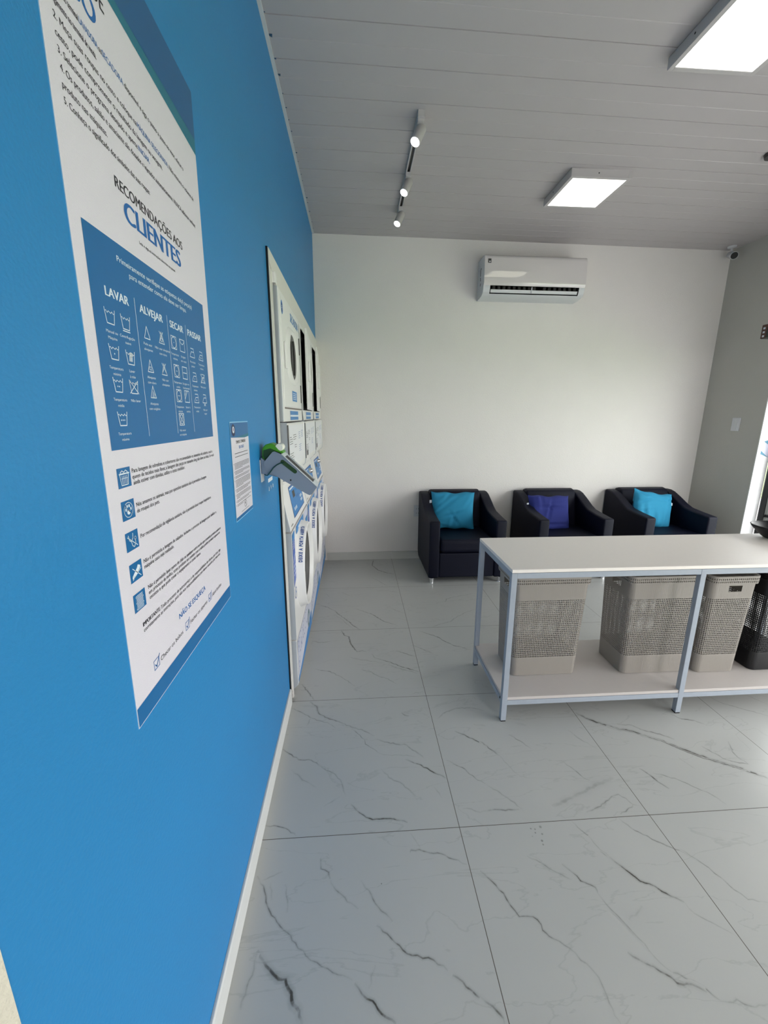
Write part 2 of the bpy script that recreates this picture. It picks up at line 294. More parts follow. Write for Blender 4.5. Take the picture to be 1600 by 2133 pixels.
# ---------------------------------------------------------------- room shell
# measured vein lines of the floor: (strength, half width, x,y,...)
VEINS = [
 (8,5,[-0.186,0.712,-0.206,0.535,-0.157,0.412,-0.089,0.342,-0.003,0.295]),
 (4,3,[-0.23,0.24,-0.171,0.146,-0.11,0.043,-0.052,0.006]),
 (6,4,[-0.647,-0.317,-0.58,-0.369,-0.539,-0.414,-0.488,-0.499,-0.44,-0.571,-0.385,-0.667,-0.345,-0.717]),
 (4,3,[-0.536,-0.476,-0.477,-0.559,-0.384,-0.72]),
 (7,4,[-0.38,-0.392,-0.309,-0.449,-0.253,-0.494,-0.209,-0.556,-0.167,-0.616,-0.072,-0.677]),
 (5,3,[-0.117,-0.393,-0.076,-0.432,-0.002,-0.505]),
 (9,5,[-0.472,-0.723,-0.448,-0.792,-0.418,-0.81,-0.405,-0.89,-0.384,-0.952,-0.364,-0.994,-0.332,-0.984,-0.3,-0.998]),
 (8,4,[-0.274,-1.024,-0.26,-1.066,-0.207,-1.096,-0.156,-1.13,-0.1,-1.172,-0.006,-1.224]),
 (6,4,[-0.121,-0.998,-0.069,-1.032,-0.002,-1.069]),
 (6,4,[-0.662,-0.846,-0.607,-0.87,-0.558,-0.868,-0.525,-0.855,-0.492,-0.857]),
 (5,4,[-0.612,-1.161,-0.574,-1.179,-0.533,-1.187,-0.492,-1.217,-0.455,-1.249,-0.418,-1.286,-0.376,-1.338]),
 (4,3,[-0.339,-1.187,-0.295,-1.205,-0.246,-1.25,-0.191,-1.283,-0.139,-1.337]),
 (6,4,[-0.672,-1.297,-0.635,-1.348,-0.606,-1.407,-0.589,-1.438]),
 (6,4,[0.068,-0.765,0.13,-0.812,0.175,-0.847,0.214,-0.906,0.254,-0.955,0.305,-0.983,0.367,-1.025]),
 (6,3,[0.003,-0.949,0.057,-0.997,0.112,-1.048]),
 (5,6,[0.17,-0.714,0.227,-0.678,0.306,-0.649,0.38,-0.573,0.452,-0.517,0.54,-0.464]),
 (7,4,[0.344,-0.326,0.367,-0.264,0.443,-0.23,0.534,-0.206,0.625,-0.167]),
 (5,4,[0.076,-0.494,0.131,-0.481]),
 (4,3,[-0.194,-0.073,-0.097,-0.079,-0.009,-0.115]),
 (5,3,[-0.497,-0.08,-0.443,-0.134,-0.386,-0.187]),
 (3,8,[-0.18,-1.144,-0.124,-1.185,-0.012,-1.241]),
 (3,4,[-0.415,-1.049,-0.353,-1.08,-0.277,-1.105,-0.194,-1.13]),
 (4,3,[-0.675,-0.107,-0.617,-0.106,-0.581,-0.187]),
 (4,4,[-0.073,-1.421,-0.051,-1.407,-0.038,-1.413,-0.009,-1.404]),
 (6,4,[-0.673,-1.296,-0.631,-1.367,-0.591,-1.435]),
 (7,6,[-0.613,-1.448,-0.572,-1.484,-0.554,-1.544,-0.512,-1.572,-0.458,-1.6,-0.396,-1.64,-0.337,-1.667,-0.287,-1.704]),
 (8,3,[-0.396,-1.652,-0.354,-1.694,-0.334,-1.723,-0.33,-1.75,-0.299,-1.778,-0.264,-1.81]),
 (4,3,[-0.264,-1.81,-0.214,-1.821,-0.166,-1.824,-0.112,-1.835]),
 (7,4,[-0.161,-1.847,-0.11,-1.874,-0.062,-1.909,-0.006,-1.952]),
 (4,4,[-0.288,-1.721,-0.216,-1.752,-0.144,-1.767,-0.075,-1.847]),
 (5,4,[-0.699,-1.49,-0.64,-1.526,-0.591,-1.567,-0.563,-1.585,-0.51,-1.603,-0.469,-1.641]),
 (5,4,[-0.596,-1.567,-0.601,-1.597,-0.607,-1.621]),
 (6,4,[-0.704,-1.752,-0.655,-1.79,-0.62,-1.817,-0.565,-1.825,-0.532,-1.851,-0.499,-1.881,-0.461,-1.901,-0.437,-1.933,-0.426,-1.967,-0.414,-2.0]),
 (7,4,[-0.392,-2.044,-0.372,-2.068,-0.345,-2.091,-0.312,-2.111,-0.246,-2.11,-0.185,-2.13]),
 (3,3,[-0.495,-2.045,-0.435,-2.007]),
 (3,4,[-0.266,-1.891,-0.238,-1.933,-0.183,-1.971,-0.158,-2.001,-0.136,-2.046]),
 (7,5,[-0.145,-1.558,-0.129,-1.578,-0.108,-1.583]),
 (5,3,[-0.708,-2.106,-0.658,-2.114,-0.624,-2.124,-0.585,-2.153]),
 (9,4,[0.092,-1.698,0.132,-1.723,0.173,-1.759,0.201,-1.779,0.223,-1.815]),
 (4,3,[0.017,-1.863,0.077,-1.904,0.115,-1.96,0.163,-2.001]),
 (3,4,[0.027,-1.613,0.071,-1.572,0.142,-1.544,0.216,-1.546,0.274,-1.572]),
 (3,3,[-0.065,-1.987,-0.036,-2.041]),
 (4,3,[0.029,-2.09,0.063,-2.093,0.1,-2.111]),
 (3,3,[-0.18,-2.17,-0.153,-2.225]),
 (3,5,[-0.643,-1.867,-0.591,-1.923,-0.53,-1.96]),
 (5,4,[-0.692,-2.277,-0.665,-2.308,-0.65,-2.353,-0.632,-2.378,-0.605,-2.407,-0.569,-2.435,-0.545,-2.462,-0.512,-2.49,-0.481,-2.508,-0.451,-2.523,-0.421,-2.536,-0.383,-2.551]),
 (4,3,[-0.674,-2.292,-0.639,-2.281,-0.613,-2.269]),
 (7,4,[-0.493,-2.234,-0.49,-2.269,-0.463,-2.281,-0.456,-2.301]),
 (3,4,[-0.456,-2.301,-0.438,-2.333,-0.4,-2.368,-0.367,-2.391]),
 (9,5,[-0.378,-2.557,-0.36,-2.58,-0.332,-2.594,-0.32,-2.609,-0.298,-2.625,-0.277,-2.638]),
 (8,8,[-0.648,-2.471,-0.628,-2.492,-0.604,-2.516,-0.577,-2.536,-0.56,-2.537,-0.548,-2.556,-0.538,-2.577,-0.522,-2.594,-0.514,-2.608,-0.505,-2.623]),
 (4,5,[-0.647,-2.475,-0.648,-2.51,-0.659,-2.545,-0.663,-2.588]),
 (4,4,[-0.358,-2.312,-0.328,-2.355,-0.297,-2.4,-0.267,-2.429]),
 (5,4,[-0.315,-2.435,-0.285,-2.456,-0.252,-2.486,-0.232,-2.505,-0.205,-2.511,-0.162,-2.523,-0.128,-2.548]),
 (9,5,[-0.118,-2.558,-0.095,-2.572,-0.076,-2.592,-0.053,-2.609,-0.038,-2.62]),
 (7,4,[-0.189,-2.24,-0.185,-2.229,-0.157,-2.229,-0.11,-2.244,-0.074,-2.253,-0.047,-2.267,-0.006,-2.287]),
 (4,4,[-0.598,-2.307,-0.582,-2.353,-0.58,-2.386]),
 (3,4,[-0.644,-2.299,-0.632,-2.35]),
 (3,4,[-0.322,-2.524,-0.341,-2.57]),
 (7,8,[0.728,-1.614,0.767,-1.661,0.816,-1.7,0.868,-1.733,0.934,-1.755,0.974,-1.786,1.025,-1.811,1.055,-1.84,1.084,-1.868,1.125,-1.901,1.175,-1.938,1.239,-1.975,1.32,-2.039]),
 (8,3,[0.828,-1.711,0.868,-1.733,0.93,-1.76,0.972,-1.789,1.022,-1.816,1.051,-1.845,1.085,-1.878,1.128,-1.916,1.183,-1.948,1.235,-1.98,1.279,-2.001]),
 (5,5,[0.886,-1.705,0.952,-1.715,0.984,-1.747,1.049,-1.779,1.092,-1.815]),
 (8,4,[0.823,-1.957,0.847,-1.995,0.856,-2.026,0.876,-2.059]),
 (4,3,[0.864,-1.983,0.935,-2.014,0.978,-2.055,1.016,-2.082,1.035,-2.111,1.047,-2.138]),
 (6,4,[1.332,-1.841,1.297,-1.897,1.294,-1.926,1.306,-1.966,1.271,-1.959,1.223,-1.931,1.186,-1.859]),
 (9,4,[0.193,-1.768,0.228,-1.817,0.256,-1.854]),
 (5,3,[0.256,-1.854,0.272,-1.898,0.293,-1.946,0.311,-1.977]),
 (5,3,[0.341,-1.734,0.387,-1.791,0.411,-1.824]),
 (3,4,[0.629,-1.724,0.66,-1.787,0.705,-1.843]),
 (4,3,[0.512,-1.895,0.543,-1.944,0.569,-1.994,0.601,-2.005]),
 (5,4,[0.49,-2.135,0.559,-2.114,0.614,-2.083,0.658,-2.07,0.677,-2.087,0.687,-2.115,0.718,-2.122]),
 (6,3,[0.614,-2.15,0.652,-2.135,0.685,-2.118]),
 (4,4,[0.091,-2.109,0.149,-2.102,0.203,-2.105,0.257,-2.109]),
 (3,4,[0.15,-1.988,0.21,-2.049,0.257,-2.109]),
 (2,12,[0.373,-2.102,0.459,-2.073,0.551,-2.039,0.685,-1.993]),
 (6,3,[1.501,-1.54,1.529,-1.599,1.583,-1.636,1.632,-1.665,1.676,-1.698]),
 (5,4,[1.198,-1.657,1.228,-1.69,1.282,-1.704,1.313,-1.732]),
 (6,3,[1.707,-1.539,1.757,-1.62]),
 (4,3,[1.03,-1.914,1.059,-1.977]),
 (5,3,[0.598,-2.164,0.614,-2.192,0.627,-2.213,0.658,-2.235,0.677,-2.255,0.703,-2.272,0.735,-2.29,0.77,-2.333]),
 (4,3,[0.418,-2.166,0.433,-2.2,0.448,-2.221,0.458,-2.259,0.471,-2.29,0.499,-2.316]),
 (9,5,[0.481,-2.296,0.501,-2.323,0.519,-2.352,0.535,-2.372,0.559,-2.381,0.583,-2.405,0.601,-2.419,0.63,-2.438]),
 (4,3,[0.448,-2.22,0.459,-2.258,0.481,-2.296]),
 (4,3,[0.63,-2.438,0.638,-2.467,0.661,-2.487,0.701,-2.515,0.719,-2.538]),
 (7,4,[0.309,-2.306,0.329,-2.334,0.345,-2.359,0.38,-2.382,0.379,-2.397]),
 (5,3,[0.379,-2.397,0.387,-2.427,0.403,-2.456,0.418,-2.484,0.43,-2.514,0.441,-2.544,0.453,-2.57,0.472,-2.592]),
 (7,4,[0.472,-2.592,0.493,-2.602,0.514,-2.614,0.534,-2.631,0.553,-2.653]),
 (6,5,[0.378,-2.543,0.398,-2.56,0.428,-2.576,0.453,-2.596,0.467,-2.613,0.505,-2.619,0.532,-2.633]),
 (5,4,[0.031,-2.309,0.062,-2.343,0.085,-2.378,0.095,-2.412,0.111,-2.441,0.139,-2.441,0.161,-2.453,0.166,-2.478,0.177,-2.494,0.201,-2.505,0.223,-2.523,0.24,-2.55,0.259,-2.57,0.268,-2.589,0.268,-2.614,0.267,-2.637,0.267,-2.66,0.272,-2.675]),
 (9,5,[-0.057,-2.604,-0.031,-2.624,-0.017,-2.638,-0.01,-2.656]),
 (4,3,[0.203,-2.274,0.241,-2.3,0.282,-2.331,0.318,-2.354]),
 (5,3,[0.738,-2.286,0.768,-2.32,0.787,-2.35,0.802,-2.381,0.813,-2.416,0.833,-2.444,0.885,-2.457]),
 (3,5,[0.494,-2.439,0.432,-2.471]),
 (4,4,[0.553,-2.653,0.596,-2.654,0.618,-2.667,0.668,-2.665]),
]
DROPS = [(0.293, -2.178, 5), (0.27, -2.185, 3), (0.288, -2.204, 3.5), (0.277, -2.227, 4), (0.275, -2.24, 3), (0.266, -2.198, 3), (0.256, -2.182, 3), (0.25, -2.21, 2.5), (-0.293, -2.326, 2)]

XL = -0.711; XR = 3.19; YF = -5.6
def yb(x): return 0.727 + 0.0106*x
def zc(x, y): return 2.981 - 0.0042*x + 0.0033*y
# floor with its placed veins (in the same mesh, a hair above the tile, one material)
def jitter(pts, amp):
    out = [pts[0]]
    for i in range(len(pts)-1):
        a = Vector(pts[i]); b = Vector(pts[i+1]); L = (b-a).length; n = max(2, int(L/0.012)); d = (b-a).normalized() if L > 0 else Vector((1, 0)); q = Vector((-d.y, d.x))
        for k in range(1, n+1):
            t = k/n; out.append(tuple(a+(b-a)*t + q*random.uniform(-amp, amp)*(1 if k < n else .4)))
    return out
def build_floor():
    me = bpy.data.meshes.new('floor'); v = []; f = []; at = []
    def av(x, y, z, a): v.append((x, y, z)); at.append(a); return len(v)-1
    f.append((av(-1.5, YF-.1, 0, 0), av(XR+.08, YF-.1, 0, 0), av(XR+.08, .9, 0, 0), av(-1.5, .9, 0, 0)))
    for vi, (s_, w_, fl) in enumerate(VEINS):
        pts = jitter([(fl[i], fl[i+1]) for i in range(0, len(fl), 2)], 0.0034)
        n = len(pts); w = w_*0.0006; st = min(.95, s_*0.118)*VEINK; prev = None; mod = 1.0; z = 2.5e-5+vi*2e-6
        for i, p in enumerate(pts):
            d = Vector(pts[min(i+4, n-1)]) - Vector(pts[max(i-4, 0)]); d.normalize(); q = Vector((-d.y, d.x))
            mod = max(.45, min(1.25, mod+random.uniform(-.16, .16)))
            fade = min(1, (i+1)/5, (n-i)/5)
            ww = w*(0.55+0.6*mod)
            row = []
            for o, a in ((-2.6, 0), (-.9, .26), (-.33, 1), (.33, 1), (.9, .26), (2.6, 0)):
                row.append(av(p[0]+q.x*ww*o, p[1]+q.y*ww*o, z, a*st*fade*mod))
            if prev:
                for k in range(5): f.append((prev[k], row[k], row[k+1], prev[k+1])[::-1])
            prev = row
    for x, y, r in DROPS:
        c = av(x, y, .00024, .62); rr = r*.0011
        ring = [av(x+rr*math.cos(t*PI/5)*random.uniform(.8, 1.1), y+rr*math.sin(t*PI/5), .00024, .4) for t in range(10)]
        for k in range(10): f.append((c, ring[k], ring[(k+1) % 10]))
    me.from_pydata(v, [], f); me.update(); me.materials.append(FLOOR)
    A = me.attributes.new('vein', 'FLOAT', 'POINT')
    for i, a in enumerate(at): A.data[i].value = a
    o = bpy.data.objects.new('floor', me); C.objects.link(o); return struct(o)
build_floor()
# ceiling: long plastic planks with a deep joint and a shallow groove in each
mb = MB(); step = 0.2087; y = -1.2857 - step*22
prof = []
while y < 0.85:
    prof += [(y-.0025, 0, 0), (y-.001, .006, 1), (y+.001, .006, 1), (y+.0025, 0, 0), (y+step/2-.003, 0, 0), (y+step/2, .0018, 0), (y+step/2+.003, 0, 0)]
    y += step
for i in range(len(prof)-1):
    a, b = prof[i], prof[i+1]
    def pt(x, q): return (x, q[0]+.0106*x, zc(x, q[0])+q[1])
    mb.add([pt(-.75, a), pt(XR+.06, a), pt(XR+.06, b), pt(-.75, b)][::-1], [(0, 1, 2, 3)], GROOVE if (a[2] and b[2]) else PVC)
mb.add([(-.8, YF-.1, 3.03), (XR+.1, YF-.1, 3.03), (XR+.1, .95, 3.03), (-.8, .95, 3.03)], [(0, 1, 2, 3)], PVC)
struct(mb.build('ceiling'))
# left wall (blue), white return nearer the camera, recess for the machines
mb = MB(); OY0 = -1.446; OY1 = .735; OZ = 2.114
mb.box((-.80, -3.015, 0), (XL, OY0, 3.02), BLUEW)
mb.box((-.80, OY0, OZ), (XL, OY1+.1, 3.02), BLUEW)
struct(mb.build('wall_left'))
mb = MB(); mb.box((-.80, YF, 0), (XL+.004, -3.015, 3.02), WALLSPK); struct(mb.build('wall_left_return'))
mb = MB()
mb.box((-1.5, -1.56, 0), (-1.45, .9, 2.3), WHITEW); mb.box((-1.45, -1.56, 0), (-.80, -1.50, 2.3), WHITEW)
mb.box((-1.45, -1.5, 2.2), (-.80, .9, 2.3), WHITEW)
struct(mb.build('wall_recess'))
# back wall
mb = MB(); pts = [(-1.5, yb(-1.5)), (XR+.1, yb(XR+.1)), (XR+.1, .93), (-1.5, .93)]
mb.prism(pts, XY, 0, 3.02, WHITEW); struct(mb.build('wall_back'))
# right wall: solid pier by the corner, header above the shopfront
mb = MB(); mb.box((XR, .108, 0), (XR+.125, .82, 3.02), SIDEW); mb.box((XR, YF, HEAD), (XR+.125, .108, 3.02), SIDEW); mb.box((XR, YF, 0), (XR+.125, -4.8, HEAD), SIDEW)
struct(mb.build('wall_right'))
# unseen wall behind the camera; opening added and placed to brighten the back wall
mb = MB(); mb.box((-.8, YF-.1, 0), (1.0, YF, 3.02), WHITEW); mb.box((2.25, YF-.1, 0), (XR+.1, YF, 3.02), WHITEW); mb.box((1.0, YF-.1, 2.05), (2.25, YF, 3.02), WHITEW)
struct(mb.build('wall_front'))
# skirting and trims
mb = MB(); mb.prism([(XL, 0), (XL+.010, 0), (XL+.010, .078), (XL+.007, .084), (XL, .084)], XZ, -3.012, -1.452, TRIMW)
struct(mb.build('baseboard_left', bevel=.001))
mb = MB(); xs = [-.66, .0, .72, 1.44, 2.16, 2.88, XR-.001]
for a, b in zip(xs[:-1], xs[1:]):
    mb.prism([(a+.001, yb(a)-.010), (b-.001, yb(b)-.010), (b-.001, yb(b)), (a+.001, yb(a))], XY, 0, .082, MARBLEB)
struct(mb.build('baseboard_back', bevel=.001))
mb = MB(); mb.box((XR-.010, .112, 0), (XR, .735, .082), MARBLEB); struct(mb.build('baseboard_right', bevel=.001))
# cornice strip where the ceiling meets the blue wall
mb = MB()
mb.add([(XL, YF, zc(XL, YF)-.004), (XL+.016, YF, zc(XL, YF)-.004), (XL+.016, .72, zc(XL, .72)-.004), (XL, .72, zc(XL, .72)-.004)], [(0, 1, 2, 3)], TRIMW)
mb.add([(XL+.016, YF, zc(XL, YF)-.004), (XL+.016, .72, zc(XL, .72)-.004), (XL+.016, .72, zc(XL, .72)+.003), (XL+.016, YF, zc(XL, YF)+.003)], [(0, 1, 2, 3)], TRIMW)
for i in range(26):
    yy = -1.9+i*.1+random.uniform(-.03, .03); w = random.uniform(.003, .011)
    mb.add([(XL+.017, yy, zc(XL, yy)-.0008), (XL+.017+w*1.3, yy, zc(XL, yy)-.0008), (XL+.017+w, yy+w*1.6, zc(XL, yy)-.0008), (XL+.017, yy+w, zc(XL, yy)-.0008)], [(0, 1, 2, 3)], DARKP)
struct(mb.build('trim_1'))
# white surround panel of the machine recess
mb = MB(); FX = -.700
mb.box((XL, OY0, .0), (FX-.003, OY0+.004, OZ-.001), BLACK)
mb.box((XL, OY0, OZ-.003), (FX-.004, .72, OZ), BLACK)
mb.prism([(OY0+.004, .075), (-1.424, .045), (-1.424, 2.046), (OY0+.004, 2.062)], YZ, XL, FX, FRAMEW)
mb.prism([(-1.422, .03), (-1.412, .02), (-1.412, 2.044), (-1.422, 2.046)], YZ, XL, FX-.0015, FRAMEW)
mb.prism([(-1.410, .0), (-1.390, .0), (-1.390, 2.040), (-1.410, 2.043)], YZ, XL, FX, FRAMEW)
mb.prism([(OY0+.004, 2.064), (-1.390, 2.042), (-1.390, 1.998), (.715, 1.998), (.715, OZ-.003), (OY0+.004, OZ-.003)], YZ, XL, FX, FRAMEW)
mb.prism([(.672, .0), (.722, .0), (.722, 1.998), (.672, 1.998)], YZ, XL-.01, FX, FRAMEW)
mb.box((XL-.03, -1.392, 1.990), (XL, .72, 2.0), BLACK)
struct(mb.build('trim_2'))

# ---------------------------------------------------------------- shopfront on the right
mb = MB(); mb.box((XR-.001, .1055, 0), (XR+.032, .112, HEAD), REVEAL); mb.box((XR+.035, .1055, 0), (XR+.120, .112, HEAD), REVEAL)
P = lambda u, v: (XR+.031+u, .1050, v)
rect(mb, P, .026, 1.322, .080, 1.352, ALU)
mb.add([P(.0, 1.13), P(.0, 1.24), P(.080, 1.262), P(.080, 1.10)], [(0, 1, 2, 3)], PALES); P = lambda u, v: (XR+.031+u, .1045, v)
mb.add([P(.012, 1.24), P(.080, 1.262), P(.080, 1.20)], [(0, 1, 2)], SWOOSH); mb.add([P(.0, 1.13), P(.0, 1.16), P(.04, 1.128), P(.080, 1.10)], [(0, 1, 2, 3)], SWOOSH)
struct(mb.build('trim_3'))
def pane(n, y0, y1, z0=0.06, film=False, frame=ALU, fw=.03):
    o = bpy.data.objects.new('window_%d' % n, None); C.objects.link(o); o.location = (XR+.145, y0, 0); struct(o)
    mb = MB()
    mb.box((-.02, 0, 0), (.02, fw, HEAD), frame); mb.box((-.02, (y1-y0)-fw, 0), (.02, y1-y0, HEAD), frame)
    mb.box((-.02, fw, 0), (.02, y1-y0-fw, z0), frame); mb.box((-.02, fw, HEAD-.04), (.02, y1-y0-fw, HEAD), frame)
    mb.build('window_frame', o, bevel=.002)
    mb = MB(); mb.box((-.003, fw, z0), (.003, y1-y0-fw, HEAD-.04), FILM if film else GLASS); mb.build('window_glass', o)
    return o
# dark framed glass door
d = bpy.data.objects.new('door_1', None); C.objects.link(d); d.location = (XR+.145, -.86, 0); struct(d)
mb = MB(); mb.box((-.02, .950, 0), (.02, .964, HEAD), ALU); mb.build('jamb', d); mb = MB(); mb.box((-.03, .895, 0), (.03, .949, HEAD), BLACK); mb.box((-.03, 0, 0), (.03, .08, HEAD), BLACK); mb.box((-.03, .08, 0), (.03, .895, .1), BLACK); mb.box((-.03, .08, HEAD-.08), (.03, .895, HEAD), BLACK)
mb.box((-.02, .08, .57), (.02, .895, .595), BLACK)
mb.build('door_frame', d, bevel=.003)
mb = MB(); mb.box((-.003, .08, .1), (.003, .895, HEAD-.08), GLASS); mb.build('door_glass', d)
for i in range(3): pane(1+i, -.86-1.31*(i+1), -.86-1.31*i-.005)
# outdoors
mb = MB(); mb.box((XR+.125, -30, -.12), (40, 30, -.02), PAVE); mb.box((XR+4, -30, -.02), (40, 30, .0), GRASS); mb.box((-30, -30, -.12), (XR+.125, YF-.1, -.02), PAVE)
struct(mb.build('outside_ground'))
# ---------------------------------------------------------------- big instruction poster on the blue wall
PX = XL+.0012
def PP(u, v, e=0.0): return (PX+e, -2.742+u+.022*v, .958+v)
mb = MB(); Z1 = 1.1815
def PF(u, v): return PP(u, v)
mb.add([PP(0, 0), PP(.5, 0), PP(.5, Z1), PP(0, Z1)], [(0, 1, 2, 3)], PAPER)
mb.add([(XL, *PP(0, 0)[1:]), (XL, *PP(.5, 0)[1:]), PP(.5, 0), PP(0, 0), (XL, *PP(0, Z1)[1:]), (XL, *PP(.5, Z1)[1:]), PP(.5, Z1), PP(0, Z1)], [(0, 1, 2, 3), (4, 7, 6, 5), (0, 3, 7, 4), (1, 5, 6, 2)], PEDGE)
Pa = lambda u, v: PP(u, v, .0003); Pb = lambda u, v: PP(u, v, .0006)
rect(mb, Pa, .0015, .0015, .4985, .034, PBLUE)
mb.add([Pa(.0, 1.13), Pa(.0, 1.085), Pa(.5, 1.060), Pa(.5, 1.12)], [(0, 1, 2, 3)], PTEAL)
mb.add([Pb(.0, 1.1813), Pb(.0, 1.094), Pb(.5, 1.0895), Pb(.5, 1.1813)], [(0, 1, 2, 3)], PBLUE2)
text(mb, Pa, 'DE', .118, 1.047, .03, .022, PTXT, .012)
text(mb, Pa, 'PASSO A PASSO', .03, 1.047, .083, .022, PTXT, .012)
text(mb, Pa, 'USO', .0865-.045, 1.012, .081, .030, PTXTB, .03)
T = lambda s, u, v, w, c=.0078, m=PTXT, b=.006: text(mb, Pa, s, u, v, w, c, m, b)
T('1. Escolha no terminal', .024, .986, .053); T('LAVADORA', .079, .986, .040, m=PTXTB, b=.008); T('ou', .121, .986, .007); T('SECADORA', .129, .986, .055, m=PTXTB, b=.008); T('disponível e siga o passo a passo no visor, efetue o', .187, .986, .226)
T('pagamento no terminal de venda.', .024, .969, .088)
T('2. Meça suas roupas no cesto e coloque na', .024, .951, .192); T('MÁQUINA SELECIONADA.', .218, .951, .115, m=PTXTB, b=.008); T('Não misture o volume de', .337, .951, .123)
T('cesto, pode comprometer o resultado da lavagem ou secagem.', .0235, .933, .281)
T('3. Selecione o programa desejado e aperte', .0238, .916, .187); T('INICIAR.', .2135, .916, .039, m=PTXTB, b=.008)
T('4. Os produtos, sabão e amaciante são dosados e injetados automaticamente. NUNCA adicionar nenhum', .0242, .898, .433)
T('produto nas máquinas.', .0236, .880, .094); T('5. Conheça o significado dos símbolos das suas roupas:', .0232, .863, .217)
T('RECOMENDAÇÕES AOS', .1237, .8215, .2448, .0150, b=.022); T('CLIENTES', .1435, .784, .2085, .0290, PTXTB, .048)
T('Leia e siga as instruções descritas no painel', .181, .7655, .138, .0046)
rect(mb, Pa, .0255, .440, .4625, .740, PBLUE)
TW = lambda s, u, v, w, c=.0078, b=.006: text(mb, Pb, s, u, v, w, c, PWHITE, b)
TW('Primeiramente verifique as etiquetas da(s) peça(s)', .102, .714, .289); TW('para entender como ela deve ser limpa.', .1337, .700, .224)
TW('LAVAR', .0597, .6565, .0625, .0125, .035); TW('ALVEJAR', .156, .6560, .083, .0125, .035); TW('SECAR', .2693, .6550, .0617, .0125, .035); TW('PASSAR', .3547, .6550, .0763, .0125, .035)
for u in (.1412, .2582, .3447): stroke(mb, Pb, [(u, .456), (u, .673)], .0011, PWHITE)
SW = .0014
def tub(x, y, dots=0, line=0, cross=0, hand=0):
    w, h = .026, .020
    stroke(mb, Pb, [(x, y+h), (x+.004, y), (x+w-.004, y), (x+w, y+h)], SW, PWHITE)
    stroke(mb, Pb, [(x+.001+(w-.002)*t/8, y+h*.78+.0016*math.sin(t*PI*.75)) for t in range(9)], SW*.8, PWHITE)
    for k in range(dots): disc(mb, Pb, x+w/2+(k-(dots-1)/2)*.0045, y+h*.4, .0012, .0012, PWHITE, 8)
    if line: stroke(mb, Pb, [(x+.003, y-.003), (x+w-.003, y-.003)], SW, PWHITE)
    if cross: stroke(mb, Pb, [(x, y), (x+w, y+h)], SW, PWHITE); stroke(mb, Pb, [(x, y+h), (x+w, y)], SW, PWHITE)
    if hand:
        disc(mb, Pb, x+w*.58, y+h*.72, .0052, .0040, PWHITE)
        for k in range(4): stroke(mb, Pb, [(x+w*.40+k*.0025, y+h*.6), (x+w*.36+k*.0025, y+h*.25)], .0016, PWHITE)
def cap(s1, s2, x, y):
    TW(s1, x-len(s1)*.00165, y, len(s1)*.0033, .0040, 0); TW(s2, x-len(s2)*.00165, y-.0085, len(s2)*.0033, .0040, 0)
tub(.0515, .619); cap('Manual ou', 'Máquina', .065, .606); tub(.0935, .619, line=1); cap('Centrifugação', 'suave', .107, .606)
tub(.0515, .570, 1); cap('Temperatura', 'mínima', .065, .556); tub(.0960, .568, hand=1); cap('Lavar', 'à mão', .109, .556)
tub(.0515, .524, 2); cap('Temperatura', 'média', .065, .511); tub(.0960, .524, cross=1); cap('Não lavar', '', .110, .511)
tub(.0520, .475, 3); cap('Temperatura', 'máxima', .066, .461)
def tri(x, y, cross=0, cl=0, lines=0):
    w, h = .020, .020; a, b, c = (x, y), (x+w, y), (x+w/2, y+h); stroke(mb, Pb, [a, b, c], SW, PWHITE, True)
    if cross: stroke(mb, Pb, [(x-.001, y), (x+w*.85, y+h)], SW, PWHITE); stroke(mb, Pb, [(x+w*.15, y+h), (x+w+.001, y)], SW, PWHITE)
    if cl: TW('CL', x+w*.26, y+.003, w*.48, .006, .02)
    if lines:
        for k in range(3): stroke(mb, Pb, [(x+.006+k*.0035, y), (x+.0095+k*.0028, y+.011-k*.002)], SW*.8, PWHITE)
tri(.162, .617); cap('Pode usar', 'alvejante', .172, .606); tri(.2165, .618, 1, 1); cap('Não usar alvejante', 'com cloro', .227, .606)
tri(.162, .563, 0, 1); cap('Alvejante', 'com cloro', .172, .552); tri(.2150, .563, 1); cap('Não usar', 'alvejante', .226, .552)
tri(.162, .520, 0, 0, 1); cap('Alvejante', 'com oxigênio', .172, .508)
def sq(x, y, kind, dots=0):
    w, h = .023, .023; stroke(mb, Pb, [(x, y), (x+w, y), (x+w, y+h), (x, y+h)], SW, PWHITE, True)
    if kind == 'o': stroke(mb, Pb, circ(x+w/2, y+h/2, w*.44, h*.44, 18), SW, PWHITE, True)
    for k in range(dots): disc(mb, Pb, x+w/2+(k-(dots-1)/2)*.0042, y+h/2, .0011, .0011, PWHITE, 8)
    if kind == 'u': stroke(mb, Pb, [(x, y+h), (x+w*.2, y+h*.72), (x+w*.5, y+h*.6), (x+w*.8, y+h*.72), (x+w, y+h)], SW, PWHITE)
    if kind == '-': stroke(mb, Pb, [(x+.003, y+h/2), (x+w-.003, y+h/2)], SW, PWHITE)
    if kind == '/': stroke(mb, Pb, [(x, y+h*.55), (x+w*.45, y+h)], SW, PWHITE); stroke(mb, Pb, [(x, y+h*.25), (x+w*.7, y+h)], SW, PWHITE)
    if kind == 'x': stroke(mb, Pb, circ(x+w/2, y+h/2, w*.4, h*.4, 16), SW, PWHITE, True); stroke(mb, Pb, [(x, y), (x+w, y+h)], SW, PWHITE); stroke(mb, Pb, [(x, y+h), (x+w, y)], SW, PWHITE)
